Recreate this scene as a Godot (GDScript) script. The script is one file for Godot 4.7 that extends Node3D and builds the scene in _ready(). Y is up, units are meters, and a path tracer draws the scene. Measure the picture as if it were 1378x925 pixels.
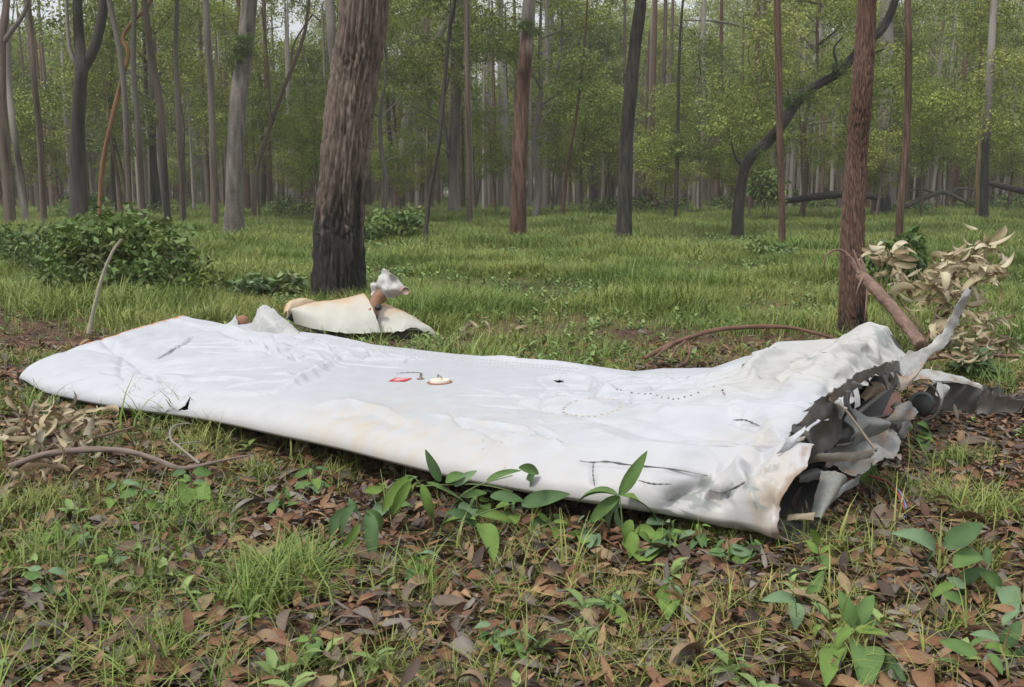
extends Node3D
# A crumpled white aircraft wing lying on the grassy floor of an open eucalypt woodland, overcast day.
# Units are metres. The camera stands at the origin, 1.2 m above the ground, looking along -z.

const F := 1327.0
const CX := 689.0
const CY := 462.5
const EYE := 1.2
const PITCH := 0.15515      # downward tilt of the camera

var rng := RandomNumberGenerator.new()
var names := {}
var M := {}

# ---------------------------------------------------------------- naming
func numbered(called: String, parent: Node) -> String:
	var key = str(parent.get_instance_id()) + called
	var n = names.get(key, 0)
	names[key] = n + 1
	return called if n == 0 else "%s_%03d" % [called, n]

func put(o: Node3D, called: String, parent: Node = self) -> Node3D:
	o.name = numbered(called, parent)
	parent.add_child(o, true)
	return o

func tag(o: Node3D, label: String, category: String, group := "") -> Node3D:
	o.set_meta("label", label)
	o.set_meta("category", category)
	if group != "":
		o.set_meta("group", group)
	return o

func thing(called: String, label: String, category: String, at := Vector3.ZERO, group := "") -> Node3D:
	var o := Node3D.new()
	o.position = at
	put(o, called)
	return tag(o, label, category, group)

func part(called: String, mesh: Mesh, m: Material, parent: Node, shift := Vector3.ZERO) -> MeshInstance3D:
	var o := MeshInstance3D.new()
	o.mesh = mesh
	o.material_override = m
	o.position = -shift
	o.cast_shadow = GeometryInstance3D.SHADOW_CASTING_SETTING_ON
	put(o, called, parent)
	return o

# ---------------------------------------------------------------- the lens
func ray(u: float, v: float) -> Vector3:
	var x := (u - CX) / F
	var y := -(v - CY) / F
	var c := cos(PITCH)
	var s := sin(PITCH)
	return Vector3(x, y * c - s, -y * s - c)

func at(u: float, v: float, depth: float) -> Vector3:
	var d := ray(u, v)
	return Vector3(0, EYE, 0) + d * (depth / -d.z)

func on_plane(u: float, v: float, h := 0.0) -> Vector3:
	var d := ray(u, v)
	return Vector3(0, EYE, 0) + d * ((h - EYE) / d.y)

func to_px(p: Vector3) -> Vector2:
	var q := p - Vector3(0, EYE, 0)
	var c := cos(PITCH)
	var s := sin(PITCH)
	var y := q.y * c - q.z * s
	var z := q.y * s + q.z * c
	return Vector2(CX + F * q.x / -z, CY - F * y / -z)

# ---------------------------------------------------------------- ground height
var gn := FastNoiseLite.new()
func gh(x: float, z: float) -> float:
	var d := Vector2(x, z).length()
	var a := lerpf(0.018, 0.12, clampf((d - 9.0) / 20.0, 0, 1))
	return gn.get_noise_2d(x * 1.4, z * 1.4) * a

func ground(u: float, v: float) -> Vector3:
	var p := on_plane(u, v, 0.0)
	p.y = gh(p.x, p.z)
	return p

# ---------------------------------------------------------------- mesh buffer
class Buf:
	var v := PackedVector3Array()
	var n := PackedVector3Array()
	var c := PackedColorArray()
	var t := PackedVector2Array()
	var i := PackedInt32Array()
	func mesh() -> ArrayMesh:
		var a := []
		a.resize(Mesh.ARRAY_MAX)
		a[Mesh.ARRAY_VERTEX] = v
		a[Mesh.ARRAY_NORMAL] = n
		a[Mesh.ARRAY_COLOR] = c
		a[Mesh.ARRAY_TEX_UV] = t
		a[Mesh.ARRAY_INDEX] = i
		var m := ArrayMesh.new()
		m.add_surface_from_arrays(Mesh.PRIMITIVE_TRIANGLES, a)
		return m
	func smooth(from := 0) -> void:
		for k in range(from, n.size()):
			n[k] = Vector3.ZERO
		for k in range(0, i.size(), 3):
			if i[k] < from:
				continue
			var nn := (v[i[k + 2]] - v[i[k]]).cross(v[i[k + 1]] - v[i[k]])
			n[i[k]] += nn
			n[i[k + 1]] += nn
			n[i[k + 2]] += nn
		for k in range(from, n.size()):
			n[k] = n[k].normalized() if n[k].length_squared() > 1e-20 else Vector3.UP

# a bent tube along points with radii; bump(angle, length, row) returns [extra radius, colour]
func tube(b: Buf, pts: Array, rad: Array, sides: int, col: Color, bump = null, cap := true) -> void:
	var base := b.v.size()
	var rows := pts.size()
	var side := Vector3.RIGHT
	var along := 0.0
	for r in rows:
		var dir: Vector3 = (pts[mini(r + 1, rows - 1)] - pts[maxi(r - 1, 0)]).normalized()
		if absf(dir.dot(side)) > 0.97:
			side = Vector3.FORWARD if absf(dir.z) < 0.9 else Vector3.UP
		side = (side - dir * side.dot(dir)).normalized()
		var up := dir.cross(side)
		if r > 0:
			along += pts[r].distance_to(pts[r - 1])
		for s in sides + 1:
			var a := TAU * (s % sides) / sides
			var rr: float = rad[r]
			var cc := col
			if bump != null:
				var e = bump.call(a, along, rr)
				rr += e[0]
				cc = e[1]
			b.v.append(pts[r] + (side * cos(a) + up * sin(a)) * rr)
			b.n.append(Vector3.UP)
			b.c.append(cc)
			b.t.append(Vector2(float(s) / sides, along))
	for r in rows - 1:
		for s in sides:
			var p := base + r * (sides + 1) + s
			var q := p + sides + 1
			b.i.append_array([p, q, p + 1, p + 1, q, q + 1])
	if cap:
		for e in [0, rows - 1]:
			var cidx := b.v.size()
			b.v.append(pts[e])
			b.n.append(Vector3.UP)
			b.c.append(col)
			b.t.append(Vector2.ZERO)
			for s in sides:
				var p := base + int(e) * (sides + 1) + s
				b.i.append_array([cidx, p, p + 1])
	b.smooth(base)
	# close the normal seam
	for r in rows:
		var p := base + r * (sides + 1)
		var nn := (b.n[p] + b.n[p + sides]).normalized()
		b.n[p] = nn
		b.n[p + sides] = nn

# a sheet from a grid of points, with real thickness; back gets its own colour; skip marks cells left out
func shell(b: Buf, P: PackedVector3Array, nu: int, nv: int, C: PackedColorArray, back: Color, th: float, skip := PackedByteArray()) -> void:
	var base := b.v.size()
	for k in P.size():
		b.v.append(P[k])
		b.n.append(Vector3.ZERO)
		b.c.append(C[k])
		b.t.append(Vector2(float(k % nu), float(k / nu)) * 0.05)
	for y in nv - 1:
		for x in nu - 1:
			if skip.size() and skip[y * (nu - 1) + x]:
				continue
			var p := base + y * nu + x
			b.i.append_array([p, p + nu, p + 1, p + 1, p + nu, p + nu + 1])
	b.smooth(base)
	if th == 0.0:
		return
	var bb := b.v.size()
	var cnt := P.size()
	for k in cnt:
		b.v.append(P[k] - b.n[base + k] * th)
		b.n.append(Vector3.ZERO)
		b.c.append(back)
		b.t.append(b.t[base + k])
	var rim := PackedInt32Array()
	for y in nv - 1:
		for x in nu - 1:
			if skip.size() and skip[y * (nu - 1) + x]:
				continue
			var p := bb + y * nu + x
			b.i.append_array([p, p + 1, p + nu, p + 1, p + nu + 1, p + nu])
			var o := y * nu + x
			if x == 0 or (skip.size() and skip[y * (nu - 1) + x - 1]):
				rim.append_array([o, o + nu])
			if x == nu - 2 or (skip.size() and skip[y * (nu - 1) + x + 1]):
				rim.append_array([o + 1, o + nu + 1])
			if y == 0 or (skip.size() and skip[(y - 1) * (nu - 1) + x]):
				rim.append_array([o, o + 1])
			if y == nv - 2 or (skip.size() and skip[(y + 1) * (nu - 1) + x]):
				rim.append_array([o + nu, o + nu + 1])
	b.smooth(bb)
	var rb := b.v.size()
	for k in range(0, rim.size(), 2):
		var q := b.v.size()
		for w in [[base, rim[k]], [base, rim[k + 1]], [bb, rim[k]], [bb, rim[k + 1]]]:
			b.v.append(b.v[w[0] + w[1]])
			b.n.append(Vector3.ZERO)
			b.c.append(C[w[1]] * 0.9)
			b.t.append(b.t[base + w[1]])
		b.i.append_array([q, q + 1, q + 2, q + 1, q + 3, q + 2])
	b.smooth(rb)

func along_line(L: Array, f: float):
	var x := clampf(f, 0.0, 1.0) * (L.size() - 1)
	var k := mini(int(x), L.size() - 2)
	var t := x - k
	var p0 = L[maxi(k - 1, 0)]
	var p3 = L[mini(k + 2, L.size() - 1)]
	return p0 * 0.0 + 0.5 * ((2.0 * L[k]) + (L[k + 1] - p0) * t + (2.0 * p0 - 5.0 * L[k] + 4.0 * L[k + 1] - p3) * t * t + (3.0 * L[k] - p0 - 3.0 * L[k + 1] + p3) * t * t * t)

func line_px(L: Array) -> Array:
	var o := []
	for p in L:
		o.append(at(p[0], p[1], p[2]))
	return o

# a torn plate between two edges given as points; bulge pushes its middle along the normal
func torn(A: Array, B: Array, nu: int, nv: int, bulge: float, crumple: float, jag: float, front: Color, back: Color, th: float, seed_: int, stain := Color(0, 0, 0, 0)) -> ArrayMesh:
	var nz := FastNoiseLite.new()
	nz.seed = seed_
	nz.frequency = 6.0
	nz.fractal_octaves = 3
	var nc := FastNoiseLite.new()
	nc.seed = seed_ + 3
	nc.noise_type = FastNoiseLite.TYPE_CELLULAR
	nc.cellular_return_type = FastNoiseLite.RETURN_DISTANCE
	nc.fractal_type = FastNoiseLite.FRACTAL_NONE
	nc.frequency = 7.0
	var nj := FastNoiseLite.new()
	nj.seed = seed_ + 7
	nj.frequency = 26.0
	nj.noise_type = FastNoiseLite.TYPE_CELLULAR
	nj.cellular_return_type = FastNoiseLite.RETURN_CELL_VALUE
	nj.fractal_type = FastNoiseLite.FRACTAL_NONE
	var P := PackedVector3Array()
	var C := PackedColorArray()
	var mid: Vector3 = (along_line(A, 0.5) + along_line(B, 0.5)) * 0.5
	var nrm: Vector3 = (along_line(A, 1.0) - along_line(A, 0.0)).cross(along_line(B, 0.5) - along_line(A, 0.5)).normalized()
	if nrm.dot(Vector3(0, EYE, 0) - mid) < 0:
		nrm = -nrm
	for y in nv:
		var fv := float(y) / (nv - 1)
		for x in nu:
			var fu := float(x) / (nu - 1)
			var a: Vector3 = along_line(A, fu)
			var bb: Vector3 = along_line(B, fu)
			var f0 := fv
			var q := a.lerp(bb, fv)
			var edge := absf(fv - 0.5) * 2.0
			f0 += (nj.get_noise_3d(q.x, q.y, q.z) * 1.6 + nz.get_noise_3d(q.x * 5.0, q.y * 5.0, q.z * 5.0)) * jag * pow(edge, 4.0)
			var p := a.lerp(bb, f0)
			p += (along_line(A, minf(fu + 0.02, 1.0)) - along_line(A, maxf(fu - 0.02, 0.0))).normalized() * nj.get_noise_3d(p.y * 2, p.x, p.z) * jag * 0.3 * pow(absf(fu - 0.5) * 2.0, 8.0)
			p += nrm * (bulge * (1.0 - edge * edge) + (nc.get_noise_3d(p.x, p.y * 1.3, p.z) + 0.5 + nz.get_noise_3d(p.x, p.y, p.z) * 0.35) * crumple)
			P.append(p)
			var st := clampf(nz.get_noise_3d(p.x * 1.7 + 5, p.y * 1.7, p.z) * 2.0 - 0.1, 0, 1) * stain.a
			if stain.a > 1.0:
				st = clampf(smoothstep(0.8, 0.12, fv) * (0.75 + nz.get_noise_3d(p.x * 0.6, p.y * 0.6, p.z) * 0.8), 0, 0.9)
			C.append(front.lerp(Color(stain.r, stain.g, stain.b), st))
	var b := Buf.new()
	var k0 := (nv / 2) * nu + nu / 2
	var facing := (P[k0 + 1] - P[k0 - 1]).cross(P[k0 + nu] - P[k0 - nu])
	shell(b, P, nu, nv, C, back, th * 0.7 if facing.dot(nrm) > 0 else -th * 0.7)
	return b.mesh()

# ---------------------------------------------------------------- materials
func noise_tex(freq: float, lo: float, hi: float, oct := 4, seed_ := 1, size := 512, kind := FastNoiseLite.TYPE_SIMPLEX_SMOOTH) -> NoiseTexture2D:
	var n := FastNoiseLite.new()
	n.noise_type = kind
	n.seed = seed_
	n.frequency = freq
	n.fractal_octaves = oct
	var g := Gradient.new()
	g.set_color(0, Color(lo, lo, lo))
	g.set_color(1, Color(hi, hi, hi))
	var t := NoiseTexture2D.new()
	t.width = size
	t.height = size
	t.seamless = true
	t.noise = n
	t.color_ramp = g
	return t

func mat(rough: float, tex: Texture2D = null, scale := Vector3.ONE, tri := false, backlight := Color(0, 0, 0)) -> StandardMaterial3D:
	var m := StandardMaterial3D.new()
	m.vertex_color_use_as_albedo = true
	m.roughness = rough
	m.cull_mode = BaseMaterial3D.CULL_DISABLED
	if tex:
		m.albedo_texture = tex
		m.uv1_scale = scale
		m.uv1_triplanar = tri
		m.uv1_world_triplanar = tri
	if backlight.r + backlight.g > 0:
		m.backlight_enabled = true
		m.backlight = backlight
	return m

# ---------------------------------------------------------------- leaves
# a lanceolate leaf of length 1 along +z, bent and folded
func leaf_mesh(width: float, droop: float, fold: float, curl: float, segs := 4, twist := 0.0) -> ArrayMesh:
	var b := Buf.new()
	var p := Vector3.ZERO
	for k in segs + 1:
		var f := float(k) / segs
		var w := width * pow(sin(PI * pow(clampf(f * 0.96 + 0.02, 0, 1), 0.75)), 0.8) * 0.5
		var ang := droop * (f - 0.5 / segs) - droop * 0.3
		if k > 0:
			p += Vector3(sin(curl * f) * 0.6, -sin(ang), cos(ang)).normalized() / segs
		var tw := twist * f
		for s in 3:
			var x := (s - 1.0) * w
			var y := absf(s - 1.0) * w * fold
			b.v.append(p + Vector3(x * cos(tw) - y * sin(tw), x * sin(tw) + y * cos(tw), 0))
			b.n.append(Vector3.UP)
			b.c.append(Color(1, 1, 1) * (0.85 + 0.15 * cos(f * 40.0 + s)) if s != 1 else Color(1.4, 1.4, 1.2))
			b.t.append(Vector2(s * 0.5, f))
	for k in segs:
		for s in 2:
			var i0 := k * 3 + s
			b.i.append_array([i0, i0 + 3, i0 + 1, i0 + 1, i0 + 3, i0 + 4])
	b.smooth()
	return b.mesh()

func basis_dir(dir: Vector3, up: Vector3, roll := 0.0) -> Basis:
	var z := dir.normalized()
	var x := up.cross(z)
	x = Vector3.RIGHT if x.length() < 1e-4 else x.normalized()
	var y := z.cross(x)
	return Basis(x, y, z).rotated(z, roll)

func multi(called: String, mesh: Mesh, m: Material, X: Array, C: Array, parent: Node) -> MultiMeshInstance3D:
	var mm := MultiMesh.new()
	mm.transform_format = MultiMesh.TRANSFORM_3D
	mm.use_colors = true
	mm.mesh = mesh
	mm.instance_count = X.size()
	for k in X.size():
		mm.set_instance_transform(k, X[k])
		mm.set_instance_color(k, C[k])
	var o := MultiMeshInstance3D.new()
	o.multimesh = mm
	o.material_override = m
	put(o, called, parent)
	o.set_meta("kind", "stuff")
	return o

# crown: many small leaf faces gathered in hanging clumps
func crown_mesh(seed_: int, clumps: int, per: int, r: Vector3, clump_r: float, len_: float, tone: Color) -> ArrayMesh:
	var g := RandomNumberGenerator.new()
	g.seed = seed_
	var b := Buf.new()
	for k in clumps:
		var d := Vector3(g.randfn(), g.randfn(), g.randfn()).normalized()
		var c := d * pow(g.randf(), 0.45) * r
		var cr := clump_r * g.randf_range(0.5, 1.25)
		var ct := tone * g.randf_range(0.6, 1.35)
		ct = ct.lerp(Color(ct.g * 1.05, ct.g, ct.b * 0.8), g.randf() * 0.5)
		for j in per:
			var q := Vector3(g.randfn(), g.randfn() * 0.62, g.randfn()) * cr * 0.55
			var p := c + q
			var dir := Vector3(g.randfn() * 0.8, -0.55 + g.randfn() * 0.5, g.randfn() * 0.8).normalized()
			var sd := dir.cross(Vector3(g.randfn(), g.randfn(), g.randfn())).normalized()
			var L := len_ * g.randf_range(0.6, 1.3)
			var W := L * g.randf_range(0.16, 0.28)
			var nn := dir.cross(sd).normalized()
			var base := b.v.size()
			b.v.append_array([p, p + dir * L * 0.45 + sd * W + nn * W * 0.3, p + dir * L * 0.45 - sd * W + nn * W * 0.3, p + dir * L])
			var cc := ct * g.randf_range(0.8, 1.2)
			for w in 4:
				b.n.append(nn)
				b.c.append(cc)
				b.t.append(Vector2.ZERO)
			b.i.append_array([base, base + 1, base + 2, base + 1, base + 3, base + 2])
	return b.mesh()

# ---------------------------------------------------------------- trees
const BARK := {
	"grey": Color(0.22, 0.19, 0.165), "pale": Color(0.36, 0.32, 0.285), "brown": Color(0.17, 0.125, 0.098), "dark": Color(0.07, 0.058, 0.05),
	"red": Color(0.155, 0.088, 0.062), "orange": Color(0.3, 0.15, 0.07), "tan": Color(0.25, 0.18, 0.09)}
var crowns := []
var bush_crowns := []

func smooth_path(P: Array, n: int) -> Array:
	var o := []
	for k in n:
		o.append(along_line(P, float(k) / (n - 1)))
	return o

# a tree whose trunk follows points given base first; w0, w1 are widths at its foot and at the last point
func tree(called: String, label: String, pix: Array, w0: float, w1: float, kind: String, opt := {}) -> Node3D:
	var foot: Vector3 = ground(pix[0][0], pix[0][1])
	if opt.has("depth"):
		foot = at(pix[0][0], pix[0][1], opt.depth)
		foot.y = gh(foot.x, foot.z)
	var dep := -foot.z
	var m_px := dep / F
	var P := [foot + Vector3(0, -0.15, 0)]
	P.append(foot)
	for k in range(1, pix.size()):
		var q := at(pix[k][0], pix[k][1], dep + (rng.randf() - 0.5) * 0.02 * dep)
		P.append(q)
	var last: Vector3 = P[-1]
	var dirn: Vector3 = (P[-1] - P[-2]).normalized()
	var H: float = opt.get("height", maxf(11.0, last.y + 4.0) + rng.randf() * 3.0)
	var n_ext := 0
	while last.y < H and n_ext < 8:
		dirn = (dirn * 1.0 + Vector3(rng.randfn() * 0.05, 0.35, rng.randfn() * 0.05)).normalized()
		last += dirn * maxf(1.2, (H - P[-1].y) / 4.0)
		P.append(last)
		n_ext += 1
	var rows: int = opt.get("rows", 26)
	var pts := smooth_path(P, rows)
	var rad := []
	var r0 := w0 * m_px * 0.5
	var r1 := w1 * m_px * 0.5
	var ytop: float = at(pix[-1][0], pix[-1][1], dep).y
	for p in pts:
		var f: float = (p.y - foot.y) / (ytop - foot.y)
		var rr := lerpf(r0, r1, clampf(f, 0, 1))
		if f > 1.0:
			rr *= clampf(1.0 - (f - 1.0) / ((H - ytop) / (ytop - foot.y) + 0.3), 0.12, 1.0)
		rr *= 1.0 + opt.get("flare", 0.3) * exp(-maxf(p.y - foot.y, 0.0) / (r0 * 1.2 + 0.05))
		rad.append(rr * (1.0 + gn.get_noise_2d(p.y * 1.2 + foot.x * 9.0, 3.0) * 0.08))
	var o := thing(called, label, "tree", foot, opt.get("group", ""))
	var col: Color = BARK[kind]
	var burnt: float = opt.get("burnt", 0.0)
	var upper: Color = BARK[opt.get("upper", kind)]
	var change: float = opt.get("change", 1e6)
	var nz := FastNoiseLite.new()
	nz.seed = rng.randi() % 10000
	nz.frequency = 1.0
	var amp: float = r0 * opt.get("rough", 0.09)
	var style: String = opt.get("style", "fibre")
	var bump := func(a: float, l: float, rr: float):
		var e := 0.0
		var c := col
		var x := cos(a)
		var z := sin(a)
		if style == "furrow":
			var w := nz.get_noise_3d(x * 2.0, l * 1.3, z * 2.0) * 0.7
			var f1 := absf(nz.get_noise_3d(x * 8.0 + w, l * 1.1 + w, z * 8.0))
			var f2 := nz.get_noise_3d(x * 22.0 + w * 3.0, l * 2.6, z * 22.0 + 9.0)
			e = (minf(f1 * 2.6, 0.9) - 0.4) * amp + f2 * amp * 0.45
			c = col.lerp(Color(0.25, 0.185, 0.15), clampf(f1 * 3.2 - 0.3 + f2 * 0.7, 0, 1))
			c = c.lerp(Color(0.05, 0.03, 0.022), clampf(0.55 - f1 * 4.5 + f2 * 0.4, 0, 1))
		elif style == "scale":
			var w := nz.get_noise_3d(x * 5.0, l * 4.0, z * 5.0)
			var f1 := absf(nz.get_noise_3d(x * 9.0 + w, l * 13.0 + w * 2.0, z * 9.0))
			var f2 := nz.get_noise_3d(x * 26.0, l * 30.0, z * 26.0 + 4.0)
			e = (minf(f1 * 3.0, 1.0) - 0.5) * amp + f2 * amp * 0.5
			c = (col * 0.38).lerp(col * 1.4, clampf(f1 * 3.2 + f2 * 0.6, 0, 1))
		else:
			var f2 := nz.get_noise_3d(x * 3.0, l * 0.8, z * 3.0)
			var f3 := nz.get_noise_3d(x * 9.0, l * 2.2, z * 9.0 + 3.0)
			e = (f2 + f3 * 0.6) * amp
			var f4 := nz.get_noise_3d(x * 16.0, l * 5.0, z * 16.0 + 3.0)
			c = col * clampf(1.0 + f2 * 0.8 + f3 * 0.7 + f4 * 0.6, 0.3, 2.0)
			e += f4 * amp * 0.4
		var blotch := nz.get_noise_3d(x * 1.5 + 20.0, l * 0.5, z * 1.5)
		if l > change:
			c = c.lerp(upper, clampf((l - change) * 1.5 + blotch * 2.0, 0, 1))
		if burnt > 0.0:
			var bk := clampf((burnt - l) / maxf(burnt * 0.35, 0.2) + blotch * 2.6 + nz.get_noise_3d(x * 4.0, l * 0.9, z * 4.0) * 1.6, 0, 1)
			c = c.lerp(Color(0.022, 0.02, 0.019), bk * 0.93)
		return [e, c]
	var loc := []
	for p in pts:
		loc.append(p - foot)
	var b := Buf.new()
	tube(b, loc, rad, opt.get("sides", 12), col, bump)
	part("trunk", b.mesh(), M.bark, o)
	# limbs drawn in the photograph
	for L in opt.get("limbs", []):
		var q := []
		for p in L.path:
			q.append(at(p[0], p[1], dep + L.get("off", 0.0) * float(q.size())) - foot)
		var qp := smooth_path(q, 8)
		var rr := []
		for k in 8:
			rr.append(lerpf(L.w[0], L.w[1], k / 7.0) * m_px * 0.5)
		var lb := Buf.new()
		var lc: Color = BARK[L.get("kind", kind)]
		tube(lb, qp, rr, 7, lc)
		part("limb", lb.mesh(), M.bark, o)
	# leafy limbs at the top
	var nl: int = opt.get("tops", 3)
	for k in nl:
		var from: Vector3 = loc[rows - 1 - k * 2]
		var az := rng.randf() * TAU
		var to := from + Vector3(cos(az) * 1.6, 1.0 + rng.randf() * 1.2, sin(az) * 1.6)
		if k > 0:
			var lb := Buf.new()
			tube(lb, [from, from.lerp(to, 0.5) + Vector3(0, -0.15, 0), to], [rad[rows - 1 - k * 2] * 0.6, rad[rows - 1] * 0.6 + 0.01, 0.01], 6, upper)
			part("limb", lb.mesh(), M.bark, o)
		var cr := part("crown", crowns[rng.randi() % crowns.size()], M.leaf, o)
		cr.position = to
		cr.rotation.y = rng.randf() * TAU
		cr.scale = Vector3.ONE * rng.randf_range(0.75, 1.15)
	# leaf sprays on the trunk
	for s in opt.get("sprays", []):
		var sp := part("leaf_spray", bush_crowns[rng.randi() % bush_crowns.size()], M.leaf, o)
		sp.set_meta("kind", "stuff")
		sp.position = at(s[0], s[1], dep - 0.2) - foot
		sp.rotation.y = rng.randf() * TAU
		sp.scale = Vector3.ONE * s[2] * m_px / 0.9
	return o

# ---------------------------------------------------------------- the wing
const LE := [[30, 515, 0.02], [100, 535, 0.03], [190, 552, 0.04], [265, 562, 0.05], [330, 573, 0.08], [400, 588, 0.09], [480, 605, 0.1], [560, 625, 0.1], [650, 647, 0.09], [740, 664, 0.08], [830, 680, 0.07], [900, 691, 0.06], [960, 704, 0.03], [1060, 726, 0.01]]
const TE := [[30, 508], [60, 480], [110, 455], [150, 437], [200, 421], [225, 419], [270, 430], [300, 436], [335, 434], [360, 440], [400, 446], [440, 450], [500, 463], [530, 467], [600, 475], [700, 484], [760, 487], [830, 497], [855, 500], [890, 496], [960, 495], [1000, 480], [1055, 467], [1062, 461], [1130, 457], [1155, 440], [1170, 433], [1195, 438], [1208, 458], [1222, 478]]
const THICK := [[0.0, 0.1], [0.15, 0.13], [0.4, 0.14], [0.7, 0.15], [0.85, 0.17], [0.93, 0.22], [1.0, 0.3], [1.1, 0.3]]
var span_at := []       # [s, point] along the leading edge
var w_dir := Vector3()  # along the span
var w_ch := Vector3()   # across it, away from the camera
var w_org := Vector3()
var w_len := 0.0
const NU := 560
const N_NOSE := 56
const N_TOP := 140
var wP := PackedVector3Array()
var wN := PackedVector3Array()
var wQ := PackedVector2Array()   # pixel of each vertex, used only to look a place up on the skin
var wW := PackedFloat32Array()

func table(T: Array, x: float) -> float:
	for k in T.size() - 1:
		if x <= T[k + 1][0]:
			return lerpf(T[k][1], T[k + 1][1], clampf((x - T[k][0]) / (T[k + 1][0] - T[k][0]), 0, 1))
	return T[-1][1]

func wing_setup() -> void:
	var pts := []
	for p in LE:
		pts.append(on_plane(p[0], p[1], p[2]))
	w_org = pts[0]
	w_dir = pts[-1] - pts[0]
	w_dir.y = 0
	w_len = w_dir.length()
	w_dir /= w_len
	w_ch = Vector3(w_dir.z, 0, -w_dir.x)
	if w_ch.z > 0:
		w_ch = -w_ch
	for p in pts:
		span_at.append([(p - w_org).dot(w_dir) / w_len, p])

func le_point(s: float) -> Vector3:
	for k in span_at.size() - 1:
		if s <= span_at[k + 1][0] or k == span_at.size() - 2:
			var f: float = (s - span_at[k][0]) / (span_at[k + 1][0] - span_at[k][0])
			var p0: Vector3 = span_at[maxi(k - 1, 0)][1]
			var p1: Vector3 = span_at[k][1]
			var p2: Vector3 = span_at[k + 1][1]
			var p3: Vector3 = span_at[mini(k + 2, span_at.size() - 1)][1]
			if f > 1.0:
				return p2 + (p2 - p1) * (f - 1.0)
			return 0.5 * ((2.0 * p1) + (p2 - p0) * f + (2.0 * p0 - 5.0 * p1 + 4.0 * p2 - p3) * f * f + (3.0 * p1 - p0 - 3.0 * p2 + p3) * f * f * f)
	return w_org

func te_point(s: float) -> Vector3:
	var b := le_point(s)
	var r := b + w_ch * (1.2 + 0.42 * s)
	var dep := -r.z
	var u := CX + F * r.x / dep
	var w := r
	for k in 8:
		w = at(u, table(TE, u), dep)
		u += (r.x - w.x) * F / dep
	return w

func wing_point(s: float, row: int, b: Vector3, t: Vector3, th: float) -> Vector3:
	var t0 := 0.15
	var fw := lerpf(0.1, 0.6, smoothstep(0.0, 0.14, s))
	var hl := th * 0.3
	var hu := th * 0.7
	var h := 0.0
	var f := 0.0
	if row < N_NOSE:
		var a := lerpf(-PI / 2, PI / 2, float(row) / N_NOSE)
		f = t0 * (1.0 - cos(a)) - t0 * fw
		h = hl * (1.0 + sin(a)) if a < 0 else hl + hu * sin(a)
	else:
		var x := float(row - N_NOSE) / (N_TOP - 1)
		f = lerpf(t0 * (1.0 - fw), 1.0, x)
		h = (hl + hu) * (1.0 - pow(x, 1.25))
	var c := t - b
	c.y = 0
	return b + c * f + Vector3(0, lerpf(b.y, t.y, maxf(f, 0.0)) - b.y + h, 0)

func pick(u: float, v: float) -> int:
	var best := -1
	var bd := 1e9
	var q := Vector2(u, v)
	for k in range(NU * 14, wQ.size()):
		var d := wQ[k].distance_squared_to(q)
		if d < bd:
			bd = d
			best = k
	return best

func seg_d(p: Vector2, a: Vector2, b: Vector2) -> Vector3:   # distance, signed side, place along
	var ab := b - a
	var f := clampf((p - a).dot(ab) / ab.length_squared(), 0, 1)
	var d := p - (a + ab * f)
	return Vector3(d.length(), signf(ab.cross(p - a)), f)

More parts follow.
